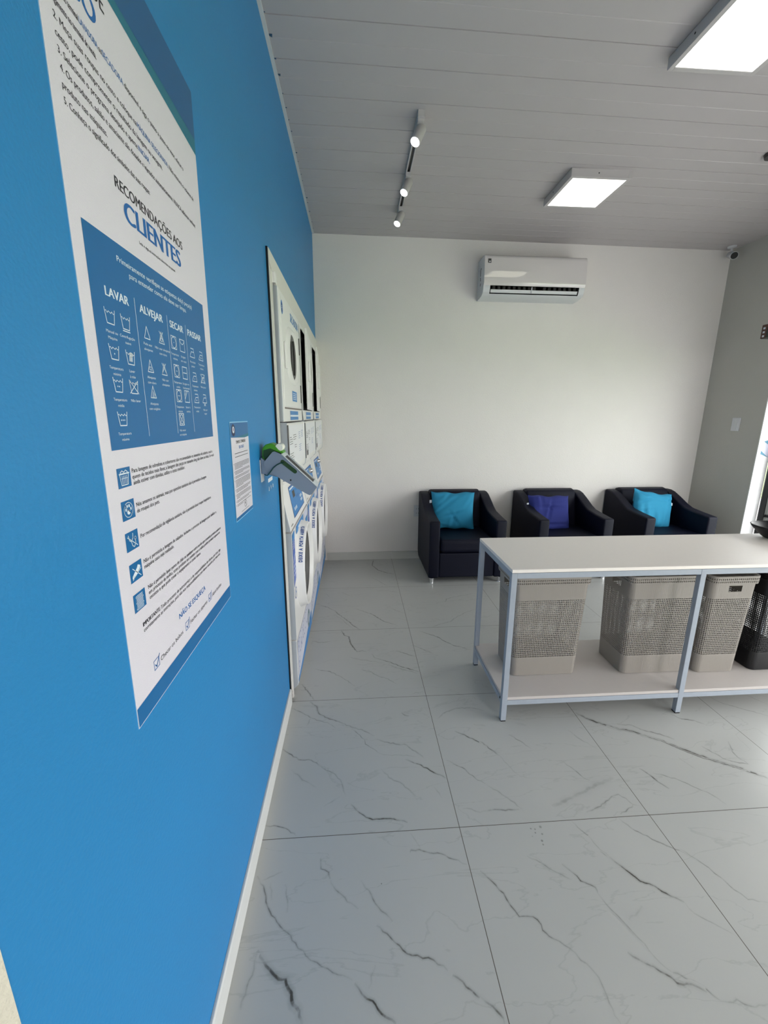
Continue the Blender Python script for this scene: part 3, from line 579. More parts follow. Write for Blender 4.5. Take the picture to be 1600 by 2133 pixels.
for a in ((.268, .617, 'o', 1, 'Temperatura', 'mínima'), (.308, .617, 'u', 0, 'Secagem', 'em varal'), (.269, .564, 'o', 2, 'Temperatura', 'média'), (.309, .564, '-', 0, 'Secagem na', 'horizontal'),
          (.269, .517, 'o', 3, 'Temperatura', 'máxima'), (.309, .517, '/', 0, 'Secar à', 'sombra'), (.271, .471, 'x', 0, 'Não secar', 'em máquina')):
    sq(a[0], a[1], a[2], a[3]); cap(a[4], a[5], a[0]+.012, a[1]-.012)
def iron(x, y, dots=0, cross=0, steam=0):
    w, h = .026, .018; stroke(mb, Pb, [(x, y), (x+w, y), (x+w-.003, y+h*.62), (x+.009, y+h*.62), (x+.003, y+h*.3), (x, y)], SW, PWHITE); stroke(mb, Pb, [(x+.006, y+h), (x+w-.004, y+h), (x+w-.003, y+h*.62)], SW, PWHITE)
    for k in range(dots): disc(mb, Pb, x+w/2+(k-(dots-1)/2)*.0045, y+h*.28, .0013, .0013, PWHITE, 8)
    if cross: stroke(mb, Pb, [(x, y-.002), (x+w, y+h)], SW, PWHITE); stroke(mb, Pb, [(x, y+h), (x+w, y-.002)], SW, PWHITE)
    if steam: stroke(mb, Pb, [(x+.008, y-.007), (x+.017, y-.002)], SW, PWHITE); stroke(mb, Pb, [(x+.008, y-.002), (x+.017, y-.007)], SW, PWHITE)
for a in ((.3575, .613, 0, 0, 0, 'Permitido', 'passar'), (.4090, .613, 3, 0, 0, 'Temperatura', 'máxima'), (.3595, .563, 1, 0, 0, 'Temperatura', 'mínima'), (.4100, .564, 0, 1, 0, 'Não passar', ''), (.3605, .518, 2, 0, 0, 'Temperatura', 'média'), (.4105, .519, 0, 0, 1, 'Não usar', 'vapor')):
    iron(*a[:5]); cap(a[5], a[6], a[0]+.013, a[1]-.012-(.006 if a[4] else 0))
for k, v in enumerate((.383, .333, .284, .2335, .1835)):
    x = .0305; rect(mb, Pa, x, v, x+.0365, v+.0300, PBLUE); cx = x+.0182; cy = v+.015
    if k == 0:
        stroke(mb, Pb, [(x+.006, cy+.005), (x+.009, v+.004), (x+.027, v+.004), (x+.030, cy+.005)], .0013, PWHITE); stroke(mb, Pb, [(x+.005, cy+.006), (x+.032, cy+.006)], .002, PWHITE)
        stroke(mb, Pb, [(x+.008, cy+.008), (x+.013, cy+.011), (x+.018, cy+.008), (x+.023, cy+.011), (x+.028, cy+.008)], .0013, PWHITE)
        for t in range(4): stroke(mb, Pb, [(x+.012+.0042*t, cy+.003), (x+.0125+.004*t, v+.006)], .0012, PWHITE)
        stroke(mb, Pb, [(x+.010, cy-.001), (x+.027, cy-.001)], .0008, PWHITE)
    if k == 1:
        stroke(mb, Pb, circ(cx, cy, .0125, .0115, 22), .0011, PWHITE, True); disc(mb, Pb, cx, cy-.0035, .0045, .0038, PWHITE)
        for dx, dy in ((-.007, .001), (-.0028, .006), (.0028, .006), (.007, .001)): disc(mb, Pb, cx+dx, cy+dy, .0019, .0026, PWHITE, 10)
        stroke(mb, Pb, [(cx-.009, cy+.008), (cx+.009, cy-.008)], .0014, PBLUE); stroke(mb, Pb, [(cx-.0093, cy+.0073), (cx+.0087, cy-.0087)], .0008, PWHITE)
    if k == 2:
        stroke(mb, Pb, [(x+.008, cy+.010), (x+.010, cy+.002), (x+.015, cy-.001), (x+.020, cy+.004), (x+.021, cy+.011)], .0014, PWHITE); stroke(mb, Pb, [(x+.015, cy-.001), (x+.017, cy-.008), (x+.022, cy-.011), (x+.027, cy-.006), (x+.027, cy)], .0014, PWHITE)
        stroke(mb, Pb, circ(x+.027, cy+.002, .0026, .0026, 10), .0012, PWHITE, True); stroke(mb, Pb, [(x+.005, cy+.008), (x+.032, cy-.011)], .0013, PWHITE)
    if k == 3:
        mb.add([Pb(x+.005, v+.006), Pb(x+.010, v+.005), (Pb(x+.031, cy+.003)), Pb(x+.031, cy+.006), Pb(x+.024, cy+.009), Pb(x+.021, cy+.005), Pb(x+.018, cy+.003), Pb(x+.006, v+.010)], [(0, 1, 2, 3, 7), (3, 4, 5, 6, 7)], PWHITE)
        stroke(mb, Pb, [(x+.006, v+.0038), (x+.032, cy+.001)], .0012, PWHITE); stroke(mb, Pb, [(x+.008, cy+.007), (x+.031, cy-.011)], .0012, PWHITE)
    if k == 4:
        for t in range(5):
            yy = cy+.0105-t*.0050; L_ = x+.008; R2 = x+.028
            stroke(mb, Pb, [(R2, yy), (L_, yy), (L_-.0015, yy-.0012), (L_, yy-.0025), (R2, yy-.0025)] if t % 2 == 0 else [(L_, yy), (R2, yy), (R2+.0015, yy-.0012), (R2, yy-.0025), (L_, yy-.0025)], .0010, PWHITE)
B = lambda s, u, v, w, c=.0068: T(s, u, v, w, c, b=.008)
B('Para lavagem de edredons e cobertores são recomendados os tamanhos de solteiro, casal e', .0722, .4020, .374); B('queen de tecidos mais finos; a lavagem das peças no tamanho king não deve ser feita. Se você', .0720, .3925, .3835); B('ainda estiver com dúvidas, utilize o cesto medidor.', .0730, .3832, .202)
B('Nós amamos os animais, mas por questões sanitária não é permitida a lavagem', .0732, .3475, .318); B('de roupas dos pets.', .0735, .3375, .078)
B('Por recomendação da vigilância sanitária, não é permitido lavar roupas hospitalares.', .0745, .2952, .337)
B('Não é permitida a lavagem de calçados. Inclusive, o processo de lavagem pode danificar a', .0745, .2520, .364); B('máquina caso seja realizado.', .0745, .2425, .114)
B('Não é permitido lavar panos de chão ou qualquer outro tecido que contenha produtos químicos', .0785, .2050, .384); B('em processo de molho, esses produtos em contato com o sabão podem produzir espuma em', .0787, .1955, .374); B('excesso o que pode travar o equipamento e causar danos.', .0795, .1862, .236)
T('IMPORTANTE:', .0487, .1520, .061, .0070, b=.03); B('Todo processo de autosserviço é de responsabilidade do cliente, por isso, siga', .1125, .1515, .334); B('corretamente as instruções, pois não nos responsabilizamos por danos causados por mau uso.', .0497, .1420, .393)
T('NÃO SE ESQUEÇA', .1797, .0975, .144, .0110, PTXTB, .03)
for u, s, w in ((.0670, 'Checar os bolsos', .0985), (.2030, 'Fechar os zíperes', .1010), (.3385, 'Abrir botões', .0690)):
    stroke(mb, Pa, [(u, .060), (u+.0185, .060), (u+.0185, .0765), (u, .0765)], .0013, PTXTB, True); stroke(mb, Pa, [(u+.004, .068), (u+.0085, .063), (u+.0215, .0795)], .0022, PTXTB)
    T(s, u+.0245, .0625, w-.001, .0085, b=0)
tag(mb.build('instruction_poster', org=(PX, -2.49, .958)), 'tall white and blue customer instruction poster with laundry symbols', 'poster')

# ---------------------------------------------------------------- small terms sheet
mb = MB(); SX = XL+.001
def Q(u, v, e=.0): return (SX+e, -2.131+u+.022*v, 1.141+v)
Qa = lambda u, v: Q(u, v, .0003); Qb = lambda u, v: Q(u, v, .0006)
mb.add([Q(0, 0), Q(.2, 0), Q(.2, .290), Q(0, .290)], [(0, 1, 2, 3)], PEDGE)
rect(mb, Qa, .003, .0025, .197, .248, PAPER); rect(mb, Qb, .003, .0025, .197, .012, PBLUE)
mb.add([Qb(.003, .287), Qb(.003, .246), Qb(.15, .2400), Qb(.197, .2425), Qb(.197, .287)], [(0, 1, 2, 3, 4)], PBLUE)
mb.add([Q(.06, .244, .0008), Q(.15, .2402, .0008), Q(.197, .2427, .0008), Q(.197, .252, .0008)], [(0, 1, 2, 3)], PTEAL)
disc(mb, lambda u, v: Q(u, v, .0008), .030, .266, .019, .0175, mat('navy_badge', (18, 32, 78), .4)); disc(mb, lambda u, v: Q(u, v, .0010), .030, .267, .010, .0095, PWHITE); disc(mb, lambda u, v: Q(u, v, .0012), .030, .268, .0045, .0050, mat('badge_mauve', (150, 110, 140), .4))
text(mb, Qb, 'TERMOS E CONDIÇÃO', .048, .2265, .108, .0085, mat('olive_print', (80, 78, 70), .5), .02)
text(mb, Qb, 'DE USO', .078, .2105, .055, .0085, PTXTB, .03)
for v in (.198, .188):
    stroke(mb, Qb, [(.030, v), (.175, v)], .0016, PTXT)
v = .170
for n_, last in ((5, .5), (3, .52), (2, .93), (6, .48), (3, .8), (4, .2), (2, .82), (2, .38)):
    disc(mb, Qb, .012, v-.001, .0018, .0018, PTXT, 8)
    for k in range(n_):
        end = .020+.165*(last if k == n_-1 else 1.0); u = .020
        while u < end-.004:
            w = random.uniform(.010, .03); stroke(mb, Qb, [(u, v), (min(end, u+w), v)], .0013, PTXT); u += w+.0016
        v -= .00385
    v -= .0036
stroke(mb, Qb, circ(.110, .036, .014, .0098, 20), .0013, PTXT, True); stroke(mb, Qb, [(.103, .042), (.117, .030)], .0016, PTXT); stroke(mb, Qb, [(.103, .036), (.108, .041), (.113, .036), (.116, .040)], .0012, PTXT)
stroke(mb, Qb, [(.06, .0195), (.15, .0195)], .0013, GREYD)
tag(mb.build('terms_sheet', org=(SX, -2.03, 1.141)), 'small narrow white terms sheet with blue header and round badge', 'sign')

# ---------------------------------------------------------------- laundry towers
def disc_on(mb, fx, cy, cz, r, m, n=24): mb.add([(fx, cy+r*math.cos(2*PI*i/n), cz+r*math.sin(2*PI*i/n)) for i in range(n)], [tuple(range(n))], m)
def ringloop(x, cy, cz, r, n=56, ry=None, rz=None, p=2.0):
    out = []
    for i in range(n):
        t = 2*PI*i/n; c, s = math.cos(t), math.sin(t)
        a = math.copysign(abs(c)**(2/p), c); b = math.copysign(abs(s)**(2/p), s)
        out.append((x, cy+(ry or r)*a, cz+(rz or r)*b))
    return out
def tower(y0, label, idx):
    # local frame: +x out of the front, y along the width, z up ; front plane at x = 0
    W_ = .676
    t = thing('laundry_tower', (-.675, y0, 0), label, 'washing machine', 'washer and dryer towers')
    F = lambda y, z: (.0012, y, z)
    # dryer cabinet
    mb = MB(); op = (.072, .640, 1.482, 1.968) if idx else None
    if op is None:
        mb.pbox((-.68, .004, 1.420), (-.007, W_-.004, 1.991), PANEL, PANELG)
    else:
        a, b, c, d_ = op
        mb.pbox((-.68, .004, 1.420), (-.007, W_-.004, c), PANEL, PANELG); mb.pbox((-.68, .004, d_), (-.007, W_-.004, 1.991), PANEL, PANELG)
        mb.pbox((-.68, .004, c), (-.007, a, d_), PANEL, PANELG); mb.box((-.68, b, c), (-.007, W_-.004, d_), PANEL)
    mb.build('dryer_cabinet', t, bevel=.006)
    if idx == 0:
        mb = MB(); mb.box((-.03, -.004, 1.997), (-.012, .03, 2.040), PANEL); mb.build('top_cover', t, bevel=.003)
    mb = MB(); P = F
    if idx:
        a, b, c, d_ = op
        mb.box((-.60, a, c), (-.58, b, d_), DARK); mb.box((-.58, a-.01, c-.01), (-.012, a, d_), DARK); mb.box((-.58, b, c), (-.012, b+.01, d_), DARK); mb.box((-.58, a, d_), (-.012, b, d_+.01), DARK); mb.box((-.58, a, c-.01), (-.012, b, c), DARK)
        mb.box((-.035, a, c), (-.03, b, c+.055), GREYD); mb.box((-.035, a, d_-.05), (-.03, b, d_), GREYD); mb.box((-.035, b-.05, c), (-.03, b, d_), GREYD); mb.box((-.035, a, c), (-.03, a+.05, d_), GREYD)
        mb.build('dryer_opening', t)
        mb = MB(); mb.rings([ringloop(-.028, .34, 1.735, .215), ringloop(-.05, .34, 1.735, .20), ringloop(-.5, .34, 1.735, .235)], STEEL, capb=True, capm=DARK); mb.build('drum', t)
    # door (hinged on the far side; local origin at the hinge)
    mb = MB(); dw = .575; cy = -.273; cz = .250
    mb.box((-.004 if idx == 0 else -.012, -dw, 0), (.002, 0, .475), PANEL)
    door = mb.build('dryer_door', t, bevel=.004)
    door.location = (-.007, .622, 1.4915)
    if idx: door.rotation_euler = (0, 0, math.radians(3.4)); door.location = (-.004, .622, 1.4855)
    mb = MB(); n = 56
    mb.rings([ringloop(.0022, cy, cz, 0, n, .212, .139, 2.6), ringloop(.008, cy, cz, 0, n, .206, .134, 2.6), ringloop(.010, cy, cz, 0, n, .172, .126, 2.4), ringloop(.015, cy, cz, 0, n, .152, .120, 2.3), ringloop(.003, cy, cz, 0, n, .128, .109, 2.2)], PANEL)
    mb.build('door_ring', door)
    mb = MB(); mb.rings([ringloop(.0035, cy, cz, 0, n, .132, .113, 2.2), ringloop(.0045, cy, cz, 0, n, .06, .05, 2), ringloop(.0048, cy, cz, 0, n, .001, .001, 2)], GLASSD)
    mb.tube([(.006, cy+.03, cz+.085), (.0065, cy+.045, cz), (.006, cy+.03, cz-.085)], .004, GREYD, 6)
    mb.tube([(.006, cy-.055, cz+.07), (.0065, cy-.065, cz), (.006, cy-.055, cz-.07)], .003, GREYD, 6)
    mb.build('door_glass', door)
    mb = MB(); mb.box((.002, -dw+.040, .170), (.013, -dw+.075, .290), PANEL); mb.build('door_handle', door, bevel=.005)
    for za, zb_ in ((.30, .39), (.03, .13)):
        mb = MB(); mb.box((-.004, .0, za), (.0055, .014, zb_), GREYD); mb.build('hinge', door)
    if idx == 0:
        mb = MB(); G = lambda u, v: (.0026, u, v)
        disc(mb, G, -.542, .430, .027, .029, BLUES); disc(mb, lambda u, v: (.0030, u, v), -.542, .430, .019, .021, NAVYT); stroke(mb, lambda u, v: (.0034, u, v), [(-.555, .42), (-.55, .436), (-.54, .436), (-.535, .42)], .003, WHITES); stroke(mb, lambda u, v: (.0034, u, v), [(-.552, .427), (-.538, .427)], .003, WHITES)
        mb.build('badge_sticker', door); mb = MB()
        text(mb, G, 'SECADORA', -.300, .420, .290, .040, BLUES, .035)
        mb.build('lettering', door); mb = MB()
        rect(mb, G, -.340, .030, -.170, .082, BLUES)
        for k in range(4): stroke(mb, lambda u, v: (.0030, u, v), [(-.315, .042+.0095*k), (-.195, .042+.0095*k)], .0035, PWHITE)
        mb.build('sticker', door)
        mb = MB(); mb.box((-.007, .045, 1.480), (-.0048, .640, 1.4875), mat('grey_gap', (120, 110, 106), .6)); mb.build('door_gap', t)
    mb = MB(); F7 = lambda u, v: (-.0058, u, v); rect(mb, F7, .195, 1.427, .485, 1.472, BLUES); rect(mb, lambda u, v: (-.0054, u, v), .195, 1.4435, .485, 1.4525, PWHITE); mb.build('price_sticker', t)
    # instruction panel
    mb = MB(); prof = [(-.68, 1.148), (-.030, 1.148), (-.012, 1.150), (-.002, 1.162), (.0, 1.185), (.0, 1.413), (-.68, 1.413)]
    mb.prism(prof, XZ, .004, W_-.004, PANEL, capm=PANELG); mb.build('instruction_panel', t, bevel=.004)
    mb = MB(); mb.box((-.002, .030, 1.185), (.0022, .060, 1.405), GREYD); rect(mb, lambda u, v: (.0026, u, v), .038, 1.19, .043, 1.38, STEEL); rect(mb, F, .075, 1.195, .63, 1.402, mat('label_white', (232, 232, 238), .4))
    rnd = random.Random(3)
    for (u0, vt, n_, w_) in ((.095, 1.345, 4, .10), (.21, 1.352, 3, .10), (.095, 1.265, 5, .12), (.25, 1.30, 2, .06), (.41, 1.36, 4, .07), (.52, 1.365, 4, .08), (.42, 1.29, 4, .09)):
        for k in range(n_):
            u = u0
            while u < u0+w_*rnd.uniform(.6, 1):
                w = rnd.uniform(.010, .022); stroke(mb, lambda u, v: (.0016, u, v), [(u, vt-k*.011), (u+w, vt-k*.011)], .0032, GREYD if u0 < .4 else mat('pale_blue_print', (120, 138, 190), .5)); u += w+.006
    rect(mb, lambda u, v: (.0018, u, v), .105, 1.196, .175, 1.228, GREYD)
    mb.build('instruction_label', t)
    # slanted control panel ; ledge
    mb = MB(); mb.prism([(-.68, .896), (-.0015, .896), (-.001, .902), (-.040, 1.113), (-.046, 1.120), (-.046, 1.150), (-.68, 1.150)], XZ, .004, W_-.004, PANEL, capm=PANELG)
    cp = mb.build('control_panel', t, bevel=.004)
    nx, nz = .213, .039; ln = math.hypot(nx, nz); nx /= ln; nz /= ln
    def SL(u, s, e=.0012): # s: height along the slope above z .902
        return (-.001-.039*s/.211+nx*e, u, .902+s+nz*e)
    mb = MB(); mb.add([SL(.175, .030), SL(.575, .030), SL(.590, .175), SL(.190, .178)], [(0, 1, 2, 3)], BLUES)
    mb.add([SL(.168, .024, .0008), SL(.582, .024, .0008), SL(.597, .182, .0008), SL(.183, .184, .0008)], [(0, 1, 2, 3)], NAVYT)
    S2 = lambda u, v: SL(u, v, .0018)
    rect(mb, S2, .26, .115, .33, .150, GREYD); rect(mb, S2, .20, .165, .40, .172, PWHITE)
    for k in range(3): rect(mb, S2, .225+k*.032, .052, .245+k*.032, .068, PWHITE)
    for k in range(2):
        for j in range(2): rect(mb, S2, .475+k*.038, .056+.022*j, .502+k*.038, .070+.022*j, PWHITE)
    for u in (.37, .40, .43): rect(mb, S2, u, .098, u+.009, .112, NAVYT)
    rect(mb, S2, .55, .095, .58, .1, NAVYT)
    mb.build('control_overlay', cp)
    mb = MB(); c = Vector(SL(.44, .150, 0)); nn = Vector((nx, 0, nz)); mb.tube([c, c+nn*.016, c+nn*.026], [.020, .018, .015], CHROME, 20); mb.build('knob', cp)
    mb = MB(); rect(mb, lambda u, v: SL(u, v, .001), .04, .012, .10, .016, GREYD); mb.build('slot', cp)
    # washer front
    wy, wz = .335, .622; HR = .205; n = 56
    mb = MB(); y0_, y1_, z0_, z1_ = .004, W_-.004, .320, .889
    vs = [(-.68, y0_, z0_), (0, y0_, z0_), (0, y1_, z0_), (-.68, y1_, z0_), (-.68, y0_, z1_), (0, y0_, z1_), (0, y1_, z1_), (-.68, y1_, z1_)]
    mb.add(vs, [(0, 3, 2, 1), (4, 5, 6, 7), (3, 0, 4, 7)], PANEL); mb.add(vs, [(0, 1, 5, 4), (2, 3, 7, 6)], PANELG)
    inner = ringloop(0, wy, wz, HR, n); angs = [2*PI*i/n for i in range(n)]
    outer = []
    for q in angs:
        c, s_ = math.cos(q), math.sin(q); k = 1e9
        if c > 1e-9: k = min(k, (y1_-wy)/c)
        if c < -1e-9: k = min(k, (y0_-wy)/c)
        if s_ > 1e-9: k = min(k, (z1_-wz)/s_)
        if s_ < -1e-9: k = min(k, (z0_-wz)/s_)
        outer.append((0, wy+c*k, wz+s_*k))
    o_ = outer+inner
    mb.add(o_, [(i, (i+1) % n, n+(i+1) % n, n+i) for i in range(n)], PANEL)
    for cy_, cz_ in ((y0_, z0_), (y1_, z0_), (y0_, z1_), (y1_, z1_)):   # fill the four corners the fan leaves out
        idx_ = min(range(n), key=lambda i: math.hypot(outer[i][1]-cy_, outer[i][2]-cz_))
        near_ = sorted(range(n), key=lambda i: math.hypot(outer[i][1]-cy_, outer[i][2]-cz_))
        a_ = next(i for i in near_ if abs(outer[i][1]-cy_) < 1e-6); b_ = next(i for i in near_ if abs(outer[i][2]-cz_) < 1e-6)
        if a_ != b_: mb.add([outer[a_], outer[b_], (0, cy_, cz_)], [(0, 1, 2)], PANEL)
    mb.build('washer_cabinet', t)
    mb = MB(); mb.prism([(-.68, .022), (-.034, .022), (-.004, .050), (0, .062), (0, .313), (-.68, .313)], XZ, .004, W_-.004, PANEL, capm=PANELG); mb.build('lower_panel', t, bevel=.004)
    mb = MB(); mb.box((-.66, .02, 0), (-.06, W_-.02, .022), BLACK); mb.build('plinth', t)
    mb = MB()
    mb.rings([ringloop(.0005, wy, wz, .249), ringloop(.004, wy, wz, .246), ringloop(.038, wy, wz, .237), ringloop(.0445, wy, wz, .233), ringloop(.0445, wy, wz, .226), ringloop(.040, wy, wz, .218), ringloop(.019, wy, wz, .201)], PANEL)
    wd = mb.build('washer_door', t)
    mb = MB(); mb.rings([ringloop(.0195, wy, wz, .202), ringloop(.0185, wy, wz, .194), ringloop(.012, wy, wz, .13), ringloop(.010, wy, wz, .001)], GLASSD)
    mb.rings([ringloop(.0205, wy, wz, .2025), ringloop(.0200, wy, wz, .1975)], GREYD)
    mb.build('door_glass', wd)
    mb = MB(); mb.prism([(wy-.165, wz-.13), (wy-.120, wz-.150), (wy-.135, wz+.0), (wy-.190, wz+.02)], YZ, .016, .034, PANEL); mb.build('door_latch', wd, bevel=.003)
    mb = MB(); s = 'DEIXE A PORTA ABERTA'; ang = 160.0
    for ch in s:
        if ch == ' ': ang -= 1.8; continue
        v, f = glyphs(ch, .05); w = max(a for a, _ in v)
        def RP(a, b, an=ang):
            x = .032-b*.0165/.69; r = .246-.009*(x-.004)/.034+.0014; q = math.radians(an)-(a*.0165)/.24
            return (x, wy+r*math.cos(q), wz+r*math.sin(q))
        mb.add([RP(a, b) for a, b in v], f, NAVYT); ang -= math.degrees((w*.0165+.0016)/.24)
    mb.build('lettering', wd)
    mb = MB()
    mb.add([F(.018, .876), F(.094, .882), F(.094, .632), F(.018, .600)], [(0, 1, 2, 3)], BLUESD)
    H = lambda u, v: (.0016, u, v)
    mb.add([H(.018, .878), H(.094, .884), H(.094, .845), H(.018, .838)], [(0, 1, 2, 3)], BLUES)
    stroke(mb, H, [(.022, .735), (.09, .760)], .006, WHITES)
    for k in range(4): stroke(mb, H, [(.030, .80+.013*k), (.080, .805+.013*k)], .0035, PALES)
    for k in range(3): stroke(mb, H, [(.035, .66+.022*k), (.078, .665+.022*k)], .0065, PALES)
    mb.build('care_sticker', t); mb = MB()
    stroke(mb, H, circ(.055, .560, .030, .028, 20), .005, BLUESD, True); stroke(mb, H, [(.04, .555), (.055, .572), (.07, .555)], .005, BLUES)
    mb.build('round_sticker', t); mb = MB()
    rect(mb, H, .155, .842, .46, .884, BLUES); stroke(mb, lambda u, v: (.002, u, v), [(.24, .862), (.38, .862)], .007, PWHITE)
    mb.build('top_sticker', t); mb = MB()
    rect(mb, H, .500, .835, .664, .880, PALES); rect(mb, H, .560, .62, .664, .83, BLUES); stroke(mb, lambda u, v: (.002, u, v), [(.575, .66), (.65, .66)], .006, BLUESD); stroke(mb, lambda u, v: (.002, u, v), [(.575, .78), (.65, .79)], .01, WHITES)
    mb.build('washer_sticker', t)
    mb = MB()
    mb.add([F(.020, .300), F(.668, .308), F(.668, .215), F(.668, .062), F(.020, .064)], [(0, 1, 2, 3, 4)], mat('lavender_sticker', (206, 208, 224), .4))
    mb.add([H(.010, .066), H(.668, .063), H(.668, .160), H(.40, .125), H(.20, .098), H(.010, .085)], [(0, 1, 2, 3, 4, 5)], BLUES)
    for cu, cv in ((.065, .245), (.065, .155), (.16, .215), (.25, .24)):
        stroke(mb, H, circ(cu, cv, .024, .030, 14), .002, BLUESD, True); disc(mb, H, cu, cv, .006, .009, NAVYT, 8)
    for k in range(10): rect(mb, H, .035+k*.055, .285-.01*(k % 2), .047+k*.055, .292-.01*(k % 2), NAVYT)
    for k in range(8): rect(mb, H, .11+k*.06, .185+.006*(k % 3), .122+k*.06, .197+.006*(k % 3), NAVYT)
    disc(mb, lambda u, v: (.002, u, v), .52, .175, .05, .06, mat('sticker_grey_green', (96, 130, 140), .4)); disc(mb, lambda u, v: (.0023, u, v), .52, .175, .02, .035, PALES)
    mb.build('lower_sticker', t)
    return t
tower(-1.384, 'nearest white washer and dryer tower, its dryer door closed', 0)
tower(-.702, 'middle white washer and dryer tower between the other two', 1)
tower(-.020, 'farthest white washer and dryer tower, beside the back wall corner', 2)
# ---------------------------------------------------------------- payment terminal in its wall holder
h = thing('terminal_holder', (XL, -1.74, 1.20), 'grey wall-mounted holder arm carrying the green card terminal', 'terminal holder')
ox, oy, oz = XL, -1.74, 1.20
LX = lambda a, b, t: (a-ox, t-oy, b-oz)
mb = MB(); mb.box((XL-ox, -1.790-oy, 1.206-oz), (XL+.004-ox, -1.742-oy, 1.29-oz), HOLDERT); mb.build('wall_plate', h, bevel=.0015)
mb = MB(); mb.prism([(-.7065, 1.238), (-.7065, 1.298), (-.690, 1.287), (-.640, 1.266), (-.650, 1.226), (-.683, 1.2365)], LX, -1.791, -1.716, HOLDER); mb.build('bracket', h, bevel=.003)
mb = MB(); body = [(-.6905, 1.270), (-.6945, 1.278), (-.660, 1.3175), (-.654, 1.319), (-.632, 1.309), (-.507, 1.188), (-.5265, 1.1625), (-.533, 1.1605), (-.5405, 1.1635), (-.672, 1.245)]
mb.prism(body, LX, -1.794, -1.708, HOLDER); bd = mb.build('holder_body', h, bevel=.0022)
ax, az = -.632, 1.309; bx, bz = -.507, 1.188; L_ = math.hypot(bx-ax, bz-az); dx, dz = (bx-ax)/L_, (bz-az)/L_; nx, nz = -dz, dx
def TP(s, y, e): return (ax+dx*s+nx*e-ox, y-oy, az+dz*s+nz*e-oz)
mb = MB()
for (s0, s1, y0, y1) in ((.0, L_, -1.794, -1.786), (.0, L_, -1.716, -1.708), (0, .014, -1.786, -1.716), (L_-.022, L_, -1.786, -1.716)):
    v = [TP(s0, y0, 0), TP(s1, y0, 0), TP(s1, y1, 0), TP(s0, y1, 0), TP(s0, y0, .005), TP(s1, y0, .005), TP(s1, y1, .005), TP(s0, y1, .005)]
    mb.add(v, [(0, 3, 2, 1), (4, 5, 6, 7), (0, 1, 5, 4), (1, 2, 6, 5), (2, 3, 7, 6), (3, 0, 4, 7)], HOLDERT)
mb.build('top_frame', h, bevel=.001)
mb = MB(); mb.add([TP(.014, -1.786, .001), TP(L_-.022, -1.786, .001), TP(L_-.022, -1.716, .001), TP(.014, -1.716, .001)], [(0, 1, 2, 3)], GREYD); mb.build('rest_pad', h)
mb = MB(); a = Vector((-.6265, 1.2835)); b = Vector((-.583, 1.2475)); d = (b-a).normalized(); q = Vector((-d.y, d.x)); out = []
for k in range(9): t = PI/2+PI*k/8; p = a + (d*math.cos(t)+q*math.sin(t))*.0075; out.append((p.x, p.y))
for k in range(9): t = -PI/2+PI*k/8; p = b + (d*math.cos(t)+q*math.sin(t))*.0075; out.append((p.x, p.y))
mb.prism(out, LX, -1.7950, -1.790, GREEND); mb.build('side_slot', h)
mb = MB(); mb.tube([(-.600-ox, -1.7955-oy, 1.2155-oz), (-.600-ox, -1.790-oy, 1.2155-oz)], .0032, BLACK, 12); mb.build('screw', h)
t = thing('card_terminal', (-.66, -1.745, 1.30), 'green card payment terminal with a white paper roll, in the grey holder', 'card terminal')
ox, oy, oz = -.66, -1.745, 1.30
mb = MB(); gp = [(-.7030, 1.300), (-.7015, 1.330), (-.690, 1.3445), (-.670, 1.3500), (-.655, 1.3440), (-.640, 1.326), (-.624, 1.3175), (-.629, 1.3105), (-.654, 1.3205), (-.661, 1.319), (-.6955, 1.2790), (-.6995, 1.287)]
mb.prism(gp, LX, -1.777, -1.715, GREEN); mb.build('housing', t, bevel=.004, seg=3)
mb = MB(); mb.prism([(-.699, 1.302), (-.697, 1.324), (-.672, 1.331), (-.652, 1.323), (-.666, 1.318), (-.692, 1.288)], LX, -1.7785, -1.775, GREEND); mb.build('side_panel', t, bevel=.001)
mb = MB(); mb.tube([(-.640-ox, -1.776-oy, 1.3335-oz), (-.640-ox, -1.722-oy, 1.3335-oz)], .0135, mat('receipt_paper', (238, 236, 226), .8), 24); mb.build('paper_roll', t)
mb = MB(); mb.tube([(-.6225-ox, -1.7965-oy, 1.2790-oz), (-.635-ox, -1.7975-oy, 1.2785-oz), (-.648-ox, -1.7970-oy, 1.272-oz), (-.660-ox, -1.797-oy, 1.262-oz), (-.671-ox, -1.797-oy, 1.248-oz), (-.682-ox, -1.7965-oy, 1.2345-oz), (-.692-ox, -1.786-oy, 1.233-oz), (-.700-ox, -1.770-oy, 1.236-oz)], .0021, CABLEM, 8); mb.build('cable', t)
mb = MB(); mb.box((XL, -1.66, 1.185), (XL+.0006, -1.575, 1.200), WHITES)
for k in range(5): mb.quad([(XL+.001, -1.66+.02*k, 1.15+.006*(k % 3)), (XL+.001, -1.65+.02*k, 1.15), (XL+.001, -1.648+.02*k, 1.165+.008*(k % 2)), (XL+.001, -1.655+.02*k, 1.17)], BLUES if k % 2 else WHITES)
tag(mb.build('torn_sticker', org=(XL, -1.6, 1.17)), 'remains of a torn pale sticker on the blue wall below the terminal holder', 'sticker')

